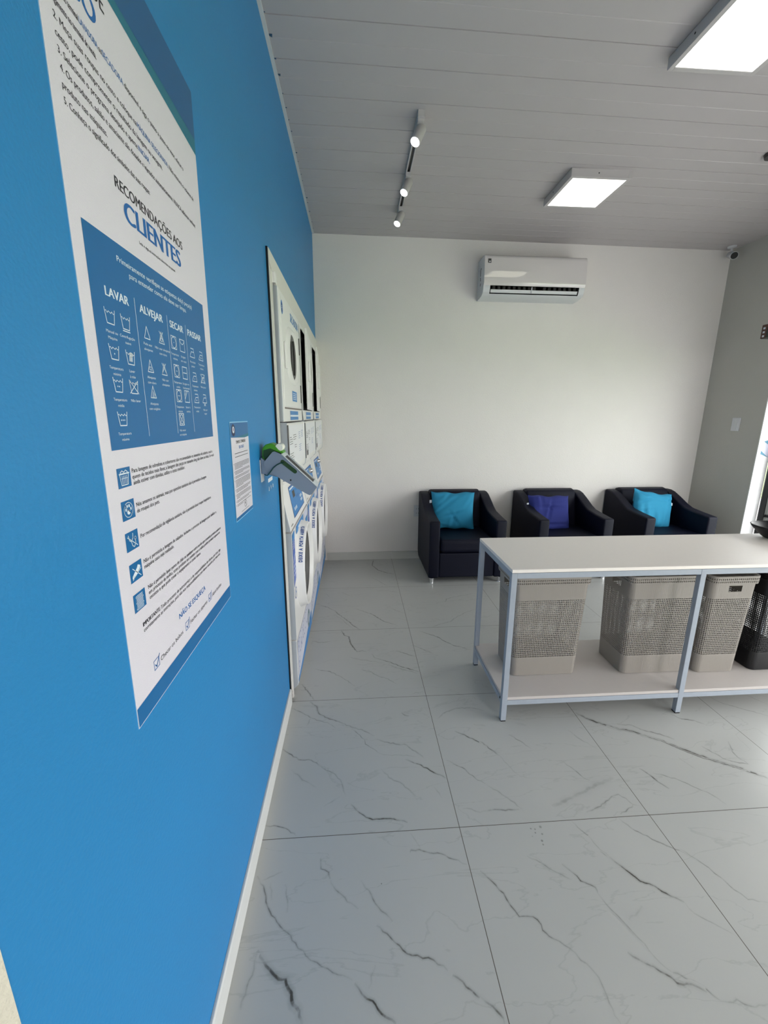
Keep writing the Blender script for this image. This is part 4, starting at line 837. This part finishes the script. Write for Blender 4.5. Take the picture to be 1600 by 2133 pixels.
# ---------------------------------------------------------------- air conditioner
ac = thing('air_conditioner', (1.235, .530, 2.45), 'glossy white split air conditioner high on the back wall', 'air conditioner')
def ACP(x, d, z): return (x-1.235, (yb(x)-d)-.530, z-2.45)
x0, x1 = .772, 1.690
AP = [(0, 2.803), (.16, 2.805), (.180, 2.802), (.190, 2.792), (.194, 2.775), (.198, 2.72), (.2025, 2.65), (.2045, 2.60), (.202, 2.575), (.192, 2.562)]
LOW = [(.192, 2.562), (.190, 2.540), (.183, 2.517), (.172, 2.500), (.14, 2.487), (.08, 2.480), (0, 2.478)]
mb = MB(); full = AP + LOW[1:]; xs_ = [x0, x0+.060, x1-.050, x1]
vs = [ACP(x, *p) for p in full for x in xs_]; nA = len(AP)-1
fa = []; fb = []
for i in range(len(full)-1):
    for k in range(3):
        if k == 1 and nA <= i <= nA+2: continue
        (fa if i < nA else fb).append((i*4+k, i*4+k+1, i*4+5+k, i*4+4+k))
mb.add(vs, fa, ACW, True); mb.add(vs, fb, ACS, True)
n = len(full)
mb.add([ACP(x0, *p) for p in full], [tuple(range(n))], ACS); mb.add([ACP(x1, *p) for p in full], [tuple(range(n))[::-1]], ACS)
mb.build('casing', ac)
mb = MB(); mb.add([ACP(x0+.060, .192, 2.562), ACP(x1-.05, .192, 2.562), ACP(x1-.05, .10, 2.60), ACP(x0+.06, .10, 2.60)], [(0, 1, 2, 3)], DARK); mb.add([ACP(x0+.060, .10, 2.60), ACP(x1-.05, .10, 2.60), ACP(x1-.05, .172, 2.500), ACP(x0+.06, .172, 2.500)], [(0, 1, 2, 3)], DARK)
for xx in (x0+.06, x1-.05): mb.add([ACP(xx, .192, 2.562), ACP(xx, .10, 2.60), ACP(xx, .172, 2.500)], [(0, 1, 2)], GREYD)
for k in range(17):
    xx = x0+.085+k*.046
    if k == 9: continue
    mb.box(tuple(ACP(xx, .178, 2.528)), tuple(Vector(ACP(xx, .150, 2.560))+Vector((.024, 0, 0))), mat('vane_black', (30, 28, 28), .6))
mb.build('air_outlet', ac)
mb = MB(); P0 = [(.191, 2.531), (.181, 2.507), (.176, 2.508), (.186, 2.533)]
mb.prism(P0, lambda a, b, t: ACP(t, a, b), x0+.066, x1-.062, ACS); mb.build('louvre_flap', ac, bevel=.001)
mb = MB(); mb.box(tuple(ACP(1.205, .193, 2.508)), tuple(ACP(1.212, .180, 2.556)), ACS); mb.build('vane_clip', ac)
mb = MB(); G = lambda u, v: ACP(x0+.035+u, .2035 if v > .03 else .2042, 2.742+v)
mb.add([ACP(x0+.028, .1985, 2.736), ACP(x0+.056, .1985, 2.736), ACP(x0+.056, .1958, 2.770), ACP(x0+.028, .1958, 2.770)], [(0, 1, 2, 3)], GREYD)
mb.add([ACP(x0+.036, .1992, 2.742), ACP(x0+.050, .1992, 2.742), ACP(x0+.050, .1985, 2.752), ACP(x0+.036, .1985, 2.752)], [(0, 1, 2, 3)], ACS)
mb.build('energy_label', ac)
mb = MB()
for (d0, z0, d1, z1) in ((.09, 2.71, .105, 2.72), (.085, 2.71, .085, 2.66), (.085, 2.65, .095, 2.62), (.10, 2.60, .09, 2.58)):
    mb.tube([ACP(x0-.0005, d0, z0), ACP(x0-.0005, d1, z1)], .0028, GREYD, 6)
mb.build('side_slots', ac)

# ---------------------------------------------------------------- ceiling light panels
def light_panel(x, y, label):
    t = thing('ceiling_light_panel', (x, y, zc(x, y)), label, 'ceiling light', 'square surface light panels on the ceiling')
    s = .2; hh = .048
    mb = MB(); z0 = -hh
    mb.box((-s, -s, z0), (-s+.022, s, -.001), LAMPM); mb.box((s-.022, -s, z0), (s, s, -.001), LAMPM); mb.box((-s+.022, -s, z0), (s-.022, -s+.022, -.001), LAMPM); mb.box((-s+.022, s-.022, z0), (s-.022, s, -.001), LAMPM)
    mb.build('housing', t, bevel=.002)
    mb = MB(); e = s-.022; k = e-.006
    mb.add([(-k, -k, z0+.003), (-k, k, z0+.003), (k, k, z0+.003), (k, -k, z0+.003)], [(0, 1, 2, 3)], DIFF)
    mb.add([(-e, -e, z0+.002), (-e, e, z0+.002), (e, e, z0+.002), (e, -e, z0+.002), (-k, -k, z0+.0029), (-k, k, z0+.0029), (k, k, z0+.0029), (k, -k, z0+.0029)], [(0, 1, 5, 4), (1, 2, 6, 5), (2, 3, 7, 6), (3, 0, 4, 7)], DIFFE)
    mb.build('diffuser', t)
    mb = MB(); mb.tube([(-.02, -s-.0008, -.024), (-.02, -s+.002, -.024)], .004, BLACK, 8); mb.tube([(-s-.0008, .05, -.022), (-s+.002, .05, -.022)], .004, BLACK, 8); mb.build('screw', t)
    return t
light_panel(1.222, -.205, 'square ceiling light panel farther from the camera, toward the back wall')
light_panel(1.222, -1.425, 'square ceiling light panel nearer the camera, cut by the top frame edge')
light_panel(1.222, -2.80, 'square ceiling light panel out of frame above the camera'); light_panel(1.222, -4.2, 'square ceiling light panel behind the camera')

# ---------------------------------------------------------------- spotlight track
tr = thing('spotlight_track', (0, -.2, zc(0, -.2)), 'slim white ceiling track that carries three spotlights', 'track')
mb = MB(); mb.box((-.017, -.575, -.018), (-.0085, .50, -.001), LAMPM); mb.box((.0085, -.575, -.018), (.017, .50, -.001), LAMPM); mb.box((-.0085, -.575, -.006), (.0085, .50, -.001), GREYD); mb.build('rail', tr, bevel=.001)
mb = MB(); mb.box((-.018, -.630, -.034), (.018, -.575, -.001), LAMPM); mb.build('feed_box', tr, bevel=.002)
def spot(y, label, aim):
    t = thing('track_spotlight', (0, y, zc(0, y)-.018), label, 'spotlight', 'spotlights on the ceiling track')
    mb = MB(); mb.box((-.017, -.045, -.024), (.017, .045, 0), LAMPM); mb.build('adapter', t, bevel=.002)
    mb = MB(); mb.tube([(0, .0, -.024), (0, .0, -.034)], .013, LAMPM, 14); mb.tube([(0, 0, -.034), (0, .0, -.040)], .008, LAMPM, 12); mb.build('joint', t)
    d = Vector(aim).normalized(); c = Vector((0.004, .0, -.042)); a = c - d*.018; b = a + d*.098
    mb = MB(); mb.tube([a, a+d*.004, b], [.024, .0275, .0275], LAMPM, 28); mb.tube([b, b+d*.0015], [.0275, .0245], LAMPM, 28, caps=False); mb.build('lamp_head', t)
    mb = MB(); mb.tube([b+d*.0002, b+d*.0016], .0240, SPOTM, 28); mb.build('lens', t)
spot(-.772, 'white track spotlight nearest the camera, at the near end of the rail', (-.38, -.36, -.85))
spot(-.262, 'middle white track spotlight on the ceiling rail', (-.38, -.36, -.85))
spot(.185, 'farthest white track spotlight, nearest the back wall', (-.38, -.36, -.85))
# small dark fixture at the right edge of the ceiling
t = thing('ceiling_fixture', (2.13, -.64, zc(2.1, -.64)), 'small dark ceiling fixture at the right edge', 'ceiling fixture')
mb = MB(); mb.tube([(0, 0, -.001), (0, 0, -.02)], [.045, .04], GREYD, 20); mb.build('base', t)

# ---------------------------------------------------------------- camera, outlet, switch, hanging box
t = thing('security_camera', (3.10, .66, zc(3.1, .66)), 'small white bullet camera with black face in the ceiling corner', 'camera')
mb = MB(); mb.tube([(0, 0, -.001), (0, 0, -.012), (0, 0, -.016)], [.036, .034, .02], ACS, 20); mb.build('mount_base', t)
mb = MB(); mb.tube([(0, 0, -.014), (.0, -.005, -.045), (-.005, -.012, -.06)], .009, ACS, 10); mb.build('arm', t)
a = Vector((.012, .02, -.062)); d = Vector((-.33, -.83, -.36)).normalized(); b = a+d*.10
mb = MB(); mb.tube([a, a+d*.006, b], [.022, .029, .031], ACS, 24); mb.build('body', t)
mb = MB(); mb.tube([b+d*.0005, b+d*.003], [.028, .027], BLACK, 24); mb.build('lens', t)
t = thing('power_outlet', (.262, yb(.26), .509), 'white double power outlet on the back wall beside the first armchair', 'outlet')
mb = MB(); mb.box((-.036, -.009, -.058), (.036, 0, .058), ACS); mb.build('plate', t, bevel=.002)
for zz in (.022, -.022):
    mb = MB()
    for xx in (-.010, .010): mb.tube([(xx, -.0094, zz), (xx, -.008, zz)], .0035, BLACK, 8)
    mb.build('socket', t)
t = thing('light_switch', (XR, .366, 1.383), 'plain white light switch plate on the right wall', 'light switch')
mb = MB(); mb.box((-.009, -.040, -.060), (0, .040, .060), ACS); mb.build('plate', t, bevel=.002)
mb = MB(); mb.box((-.0115, -.013, -.048), (-.008, .013, .048), ACS); mb.build('rocker', t, bevel=.001)
t = thing('hanging_box', (2.842, -.20, 2.078), 'black box with brown printed edge hung by a black wire, right frame edge', 'hanging box')
mb = MB(); mb.box((-.115, -.022, -.050), (.22, .022, .050), BLACK); mb.build('box_body', t, bevel=.004)
mb = MB(); mb.box((-.1165, -.020, -.048), (-.1150, .020, .048), BROWNM)
for zz in (-.04, -.012, .016): mb.box((-.1175, -.008, zz), (-.1164, .008, zz+.014), TAGM)
mb.build('printed_edge', t)
mb = MB(); mb.tube([(-.075, 0, .049), (-.03, .02, .45), (-.01, .03, zc(2.9, -.1)-2.09)], .004, BLACK, 6); mb.build('wire', t)

# ---------------------------------------------------------------- armchairs and cushions
def armchair():
    w = .34; y0, y1 = -.335, .335
    t = thing('armchair', (0, 0, 0), 'dark navy armchair', 'armchair', 'navy armchairs along the back wall')
    arm = [(y0+.004, .045), (y0, .566), (y0+.16, .578), (y0+.29, .592), (y0+.36, .618), (y0+.46, .668), (y0+.545, .706), (y0+.60, .718), (y1, .718), (y1, .10), (y1-.06, .045)]
    for sx in (-1, 1):
        a, b = (sx*w, sx*(w-.092)); mb = MB(); mb.rprism(arm, YZ, min(a, b), max(a, b), .014, NAVY, .02); mb.build('arm', t)
    mb = MB(); mb.box((-w+.092, y0+.012, .050), (w-.092, .30, .275), NAVY); mb.build('base', t, bevel=.012)
    mb = MB(); mb.box((-w+.094, y0-.004, .278), (w-.094, .17, .402), NAVY); c = mb.build('seat_cushion', t, bevel=.035, seg=4)
    prof = [(.12, .38), (.175, .66), (.21, .732), (.27, .744), (.325, .728), (.330, .06), (.2, .06)]
    mb = MB()
    for xa, xb in ((-w+.088, w-.088),): mb.rprism(prof, YZ, xa, xb, .022, NAVY, .03)
    mb.build('backrest', t)
    for lx in (-.315, .315):
        for ly in (-.31, .30):
            mb = MB(); mb.tube([(lx*.98, ly, 0), (lx*.98, ly, .008), (lx*.98, ly, .048)], [.019, .017, .021], CHROME, 16); mb.build('leg', t)
    return t
ch = armchair()
def set_label(o, s): o['label'] = s
CH = [(.612, .385, 0.0, 'navy armchair nearest the machines, left of the row, with a cyan cushion'), (1.585, .392, 0.0, 'middle navy armchair of the row, holding a royal blue cushion'), (2.575, .408, 0.0, 'navy armchair at the right of the row, by the right wall corner')]
for i, (x, y, rz, lab) in enumerate(CH):
    o = ch if i == 0 else copy_tree(ch)
    o.location = (x, y, 0); o.rotation_euler = (0, 0, rz); o['label'] = lab
def pillow(m, loc, rot, s, sz, seed, label, wr, tagx):
    t = thing('cushion', loc, label, 'cushion', None); t.rotation_euler = rot
    n = 28; rnd = random.Random(seed); vs = []; fs = []
    folds = [(rnd.uniform(-1, 1), rnd.uniform(-1, 1), rnd.uniform(0, PI), rnd.uniform(.04, .09), rnd.uniform(.3, .8)) for _ in range(wr)]
    def ht(u, v):
        e = max(0.0, (1-u**4))*max(0.0, (1-v**4)); h = .060*e**.55
        for fx, fy, an, wd, ln in folds:
            a = (u-fx)*math.cos(an)+(v-fy)*math.sin(an); b = -(u-fx)*math.sin(an)+(v-fy)*math.cos(an)
            h += -.016*math.exp(-(a/wd)**2)*math.exp(-(b/ln)**2)*e**.3 + .010*math.exp(-((a-wd*1.6)/wd)**2)*math.exp(-(b/ln)**2)*e**.3
        return h
    for sd in (1, -1):
        o = len(vs)
        for i in range(n+1):
            for j in range(n+1):
                u = 2*i/n-1; v = 2*j/n-1
                px = s*u*(1-.055*(1-v*v)*0+.0)*(1-.06*(1-abs(v)**2)*abs(u)**3); pz = sz*v*(1-.07*(1-u*u)*abs(v)**3)
                vs.append((px, -sd*ht(u, v), pz+.006*math.sin(u*7+seed)*abs(v)**4))
        for i in range(n):
            for j in range(n):
                q = (o+i*(n+1)+j, o+(i+1)*(n+1)+j, o+(i+1)*(n+1)+j+1, o+i*(n+1)+j+1); fs.append(q if sd > 0 else q[::-1])
    mb = MB(); mb.add(vs, fs, m, True); mb.build('cushion_cover', t)
    mb = MB(); mb.add([(tagx*s*.97, -.004, sz*.55), (tagx*s*1.07, -.004, sz*.53), (tagx*s*1.07, -.004, sz*.38), (tagx*s*.97, -.004, sz*.40)], [(0, 1, 2, 3)], TAGM); mb.build('fabric_tag', t)
pillow(CYANC, (.556, .435, .575), (-.20, .015, -.04), .207, .180, 4, 'cyan cushion upright in the armchair nearest the machines', 9, -1)
pillow(ROYALC, (1.500, .430, .540), (-.30, .04, .08), .212, .176, 11, 'royal blue cushion leaning in the middle armchair', 8, -1)
pillow(CYANC, (2.530, .420, .565), (-.24, .17, .10), .218, .175, 21, 'cyan cushion tilted in the right-hand armchair by the corner', 9, 1)

# ---------------------------------------------------------------- folding table with shelf
tb = thing('work_table', (1.236, -1.405, 0), 'long white topped steel table with a lower shelf of laundry baskets', 'table')
X0, X1 = .330, 2.145; Y0, Y1 = -1.652, -1.160; ox, oy = 1.236, -1.405; TH = .785
def bx(mb, x0, y0, z0, x1, y1, z1, m): mb.box((x0-ox, y0-oy, z0), (x1-ox, y1-oy, z1), m)
mb = MB(); bx(mb, X0, Y0, TH-.016, X1, Y1, TH, MDF); mb.build('tabletop', tb, bevel=.0015)
mb = MB(); bx(mb, X0+.004, Y0+.004, .116, X1-.004, Y1-.004, .131, MDFS); mb.build('shelf_board', tb, bevel=.0015)
r = .026
for lx in (X0, (X0+X1)/2-r/2, X1-r):
    for ly in (Y0, Y1-r):
        mb = MB(); bx(mb, lx, ly, .006, lx+r, ly+r, TH-.0175 if True else 0, STEELW); g = mb.build('leg', tb, bevel=.0015)
        mb = MB(); bx(mb, lx+.001, ly+.001, 0, lx+r-.001, ly+r-.001, .006, BLACK); mb.build('foot_cap', g)
xm = (X0+X1)/2
def rail(*q):
    mb = MB(); bx(mb, *q, STEELW); mb.build('rail', tb, bevel=.001)
for z0, z1 in ((TH-.0175-r, TH-.0175), (.091, .1155)):
    for a, b in ((X0+r, xm-r/2), (xm+r/2, X1-r)):
        rail(a, Y0+.001, z0, b, Y0+r-.001, z1); rail(a, Y1-r+.001, z0, b, Y1-.001, z1)
    for lx in (X0, xm-r/2, X1-r): rail(lx+.001, Y0+r, z0, lx+r-.001, Y1-r, z1)
mb = MB(); bx(mb, X0-.001, Y0+r+.003, .108, X0+.001, Y0+r+.009, .118, BLACK); mb.build('rail_hole', tb)

# ---------------------------------------------------------------- laundry baskets
def basket(m, label, loc, rz, w=.395, d=.255, hgt=.548, grp='perforated laundry baskets on the table shelf'):
    # w (long side, x) by d (short side, y) at the rim ; tapers to the base
    t = thing('laundry_basket', loc, label, 'laundry basket', grp); t.rotation_euler = (0, 0, rz)
    bw, bd = w*.87, d*.86; R_ = .028
    nx_, ny_, nc = 66, 38, 10
    per = []
    def outline(W_, D_, rr):
        pts = []
        ex, ey = W_/2-rr, D_/2-rr
        for (cx, cy, a0, n_, along) in ((ex, -ey, -PI/2, nc, None), (ex, ey, 0, nc, None), (-ex, ey, PI/2, nc, None), (-ex, -ey, PI, nc, None)): pass
        HS = lambda i: i+(0 if i == 0 else (-.13 if i % 2 else .13))
        for i in range(nx_): pts.append((-ex+2*ex*HS(i)/nx_, -D_/2))
        for i in range(nc): a = -PI/2+PI/2*i/nc; pts.append((ex+rr*math.cos(a), -ey+rr*math.sin(a)))
        for i in range(ny_): pts.append((W_/2, -ey+2*ey*HS(i)/ny_))
        for i in range(nc): a = PI/2*i/nc; pts.append((ex+rr*math.cos(a), ey+rr*math.sin(a)))
        for i in range(nx_): pts.append((ex-2*ex*HS(i)/nx_, D_/2))
        for i in range(nc): a = PI/2+PI/2*i/nc; pts.append((-ex+rr*math.cos(a), ey+rr*math.sin(a)))
        for i in range(ny_): pts.append((-W_/2, ey-2*ey*HS(i)/ny_))
        for i in range(nc): a = PI+PI/2*i/nc; pts.append((-ex+rr*math.cos(a), -ey+rr*math.sin(a)))
        return pts
    z0, zp0, zp1 = .004, hgt*.185, hgt*.775
    rows = [0.004, .03, zp0]; nr = 60
    for i in range(1, nr+1): rows.append(zp0+(zp1-zp0)*(i+(0 if i == nr else (-.12 if i % 2 else .12)))/nr)
    rows += [hgt*.80, hgt*.845, hgt*.905, hgt*.935]
    N = 2*(nx_+ny_)+4*nc; vs = []; fs = []
    for z in rows:
        k = z/hgt
        for i, (a, b) in enumerate(outline(bw+(w-.012-bw)*k, bd+(d-.012-bd)*k, R_)): vs.append((a, b, z))
    def hole(r_, i):
        z = rows[r_]
        side = i; corner = False
        if zp0-1e-6 <= z < zp1-1e-6 and r_ >= 2:
            j = r_-2
            if j % 2 == 0: return False
            return i % 2 == 1
        if abs(z-hgt*.845) < 1e-6:  # hand slots in the short sides
            for a in (nx_+nc, 2*nx_+3*nc+ny_):
                if a+ny_*.30 <= i < a+ny_*.70: return True
        return False
    for r_ in range(len(rows)-1):
        for i in range(N):
            if hole(r_, i): continue
            j = (i+1) % N; fs.append((r_*N+i, r_*N+j, (r_+1)*N+j, (r_+1)*N+i))
    me = bpy.data.meshes.new('basket_body'); me.from_pydata(vs, [], fs); me.update(); me.materials.append(m)
    o = bpy.data.objects.new('basket_body', me); C.objects.link(o); o.parent = t
    so = o.modifiers.new('solid', 'SOLIDIFY'); so.thickness = .0016; so.offset = 0
    mb = MB(); base = outline(bw, bd, R_); mb.prism(base, XY, .0, .0055, m); mb.build('basket_base', t)
    # fine ribs on the closed bands
    def ribs(za, zb, skip=False, half=None):
        mb = MB()
        A = outline(bw+(w-.012-bw)*za/hgt, bd+(d-.012-bd)*za/hgt, R_); B_ = outline(bw+(w-.012-bw)*zb/hgt, bd+(d-.012-bd)*zb/hgt, R_)
        for i in range(0, N, 2):
            if half is not None and ((i < nx_+nc+ny_/2 or i >= 2*nx_+3*nc+1.5*ny_) == bool(half)): continue
            if skip and any(a_+ny_*.30-2 <= i < a_+ny_*.70+1 for a_ in (nx_+nc, 2*nx_+3*nc+ny_)): continue
            j = (i+1) % N; a, b = Vector(A[i]), Vector(A[j]); c, d_ = Vector(B_[i]), Vector(B_[j])
            nn = Vector(((b-a).y, -(b-a).x)).normalized()*.0010
            mb.add([(*a, za), (*b, za), (*(b+nn), za), (*(a+nn), za), (*c, zb), (*d_, zb), (*(d_+nn), zb), (*(c+nn), zb)], [(3, 2, 6, 7), (0, 3, 7, 4), (1, 5, 6, 2), (4, 7, 6, 5), (0, 1, 2, 3)], m)
        mb.build('ribbed_band', t)
    ribs(.012, zp0-.004)
    ribs(zp1+.006, hgt*.84); ribs(hgt*.84, hgt*.922, True, 0); ribs(hgt*.84, hgt*.922, True, 1)
    # rim with three woven-look bands
    mb = MB(); loops = []
    for (g, z) in ((-.012, hgt*.925), (.0, hgt*.925), (.001, hgt*.94), (-.003, hgt*.944), (-.003, hgt*.952), (.0015, hgt*.956), (.0015, hgt*.966), (-.002, hgt*.970), (-.002, hgt*.978), (.002, hgt*.982), (.002, hgt), (-.006, hgt), (-.010, hgt*.985)):
        loops.append([(a, b, z) for a, b in outline(w+g*2, d+g*2, R_)])
    mb.rings(loops, m, smooth=False)
    for za, zb in ((.944, .952), (.970, .978)):
        O = outline(w-.006+.006, d, R_)
        for i in range(0, N, 2):
            a, b = Vector(O[i]), Vector(O[(i+1) % N]); nn = Vector(((b-a).y, -(b-a).x)).normalized()*.0018
            mb.add([(*(a+nn), hgt*(za-.004)), (*(b+nn), hgt*(za-.004)), (*(b+nn), hgt*(zb+.004)), (*(a+nn), hgt*(zb+.004)), (*a, hgt*(za-.004)), (*b, hgt*(za-.004)), (*b, hgt*(zb+.004)), (*a, hgt*(zb+.004))], [(0, 1, 2, 3), (4, 0, 3, 7), (1, 5, 6, 2)], m)
    mb.build('rim', t)
    return t
SZ = .1325
b1 = basket(BASKET, 'taupe perforated laundry basket at the left end of the shelf', (.607, -1.375, SZ), 0)
b2 = basket(BASKET, 'taupe perforated laundry basket in the middle, just left of the central leg', (1.192, -1.392, SZ), 0)
b3 = basket(BASKET, 'narrow-side-on taupe laundry basket with a hand slot, just right of the central leg', (1.528, -1.345, SZ), -PI/2)
b4 = basket(BASKETB, 'black perforated laundry basket at the right frame edge', (1.838, -1.345, SZ), -PI/2)
# black bowl on the table
t = thing('bowl', (1.998, -1.262, .785), 'black rounded bowl on the right end of the tabletop', 'bowl')
mb = MB(); prof = [(.001, 0), (.050, 0), (.062, .006), (.090, .030), (.116, .060), (.122, .072), (.118, .074), (.108, .062), (.080, .032), (.05, .012), (.001, .010)]
mb.rings([[(r_*math.cos(2*PI*i/36), r_*math.sin(2*PI*i/36), z) for i in range(36)] for r_, z in prof], BASKETB); mb.build('bowl_body', t)
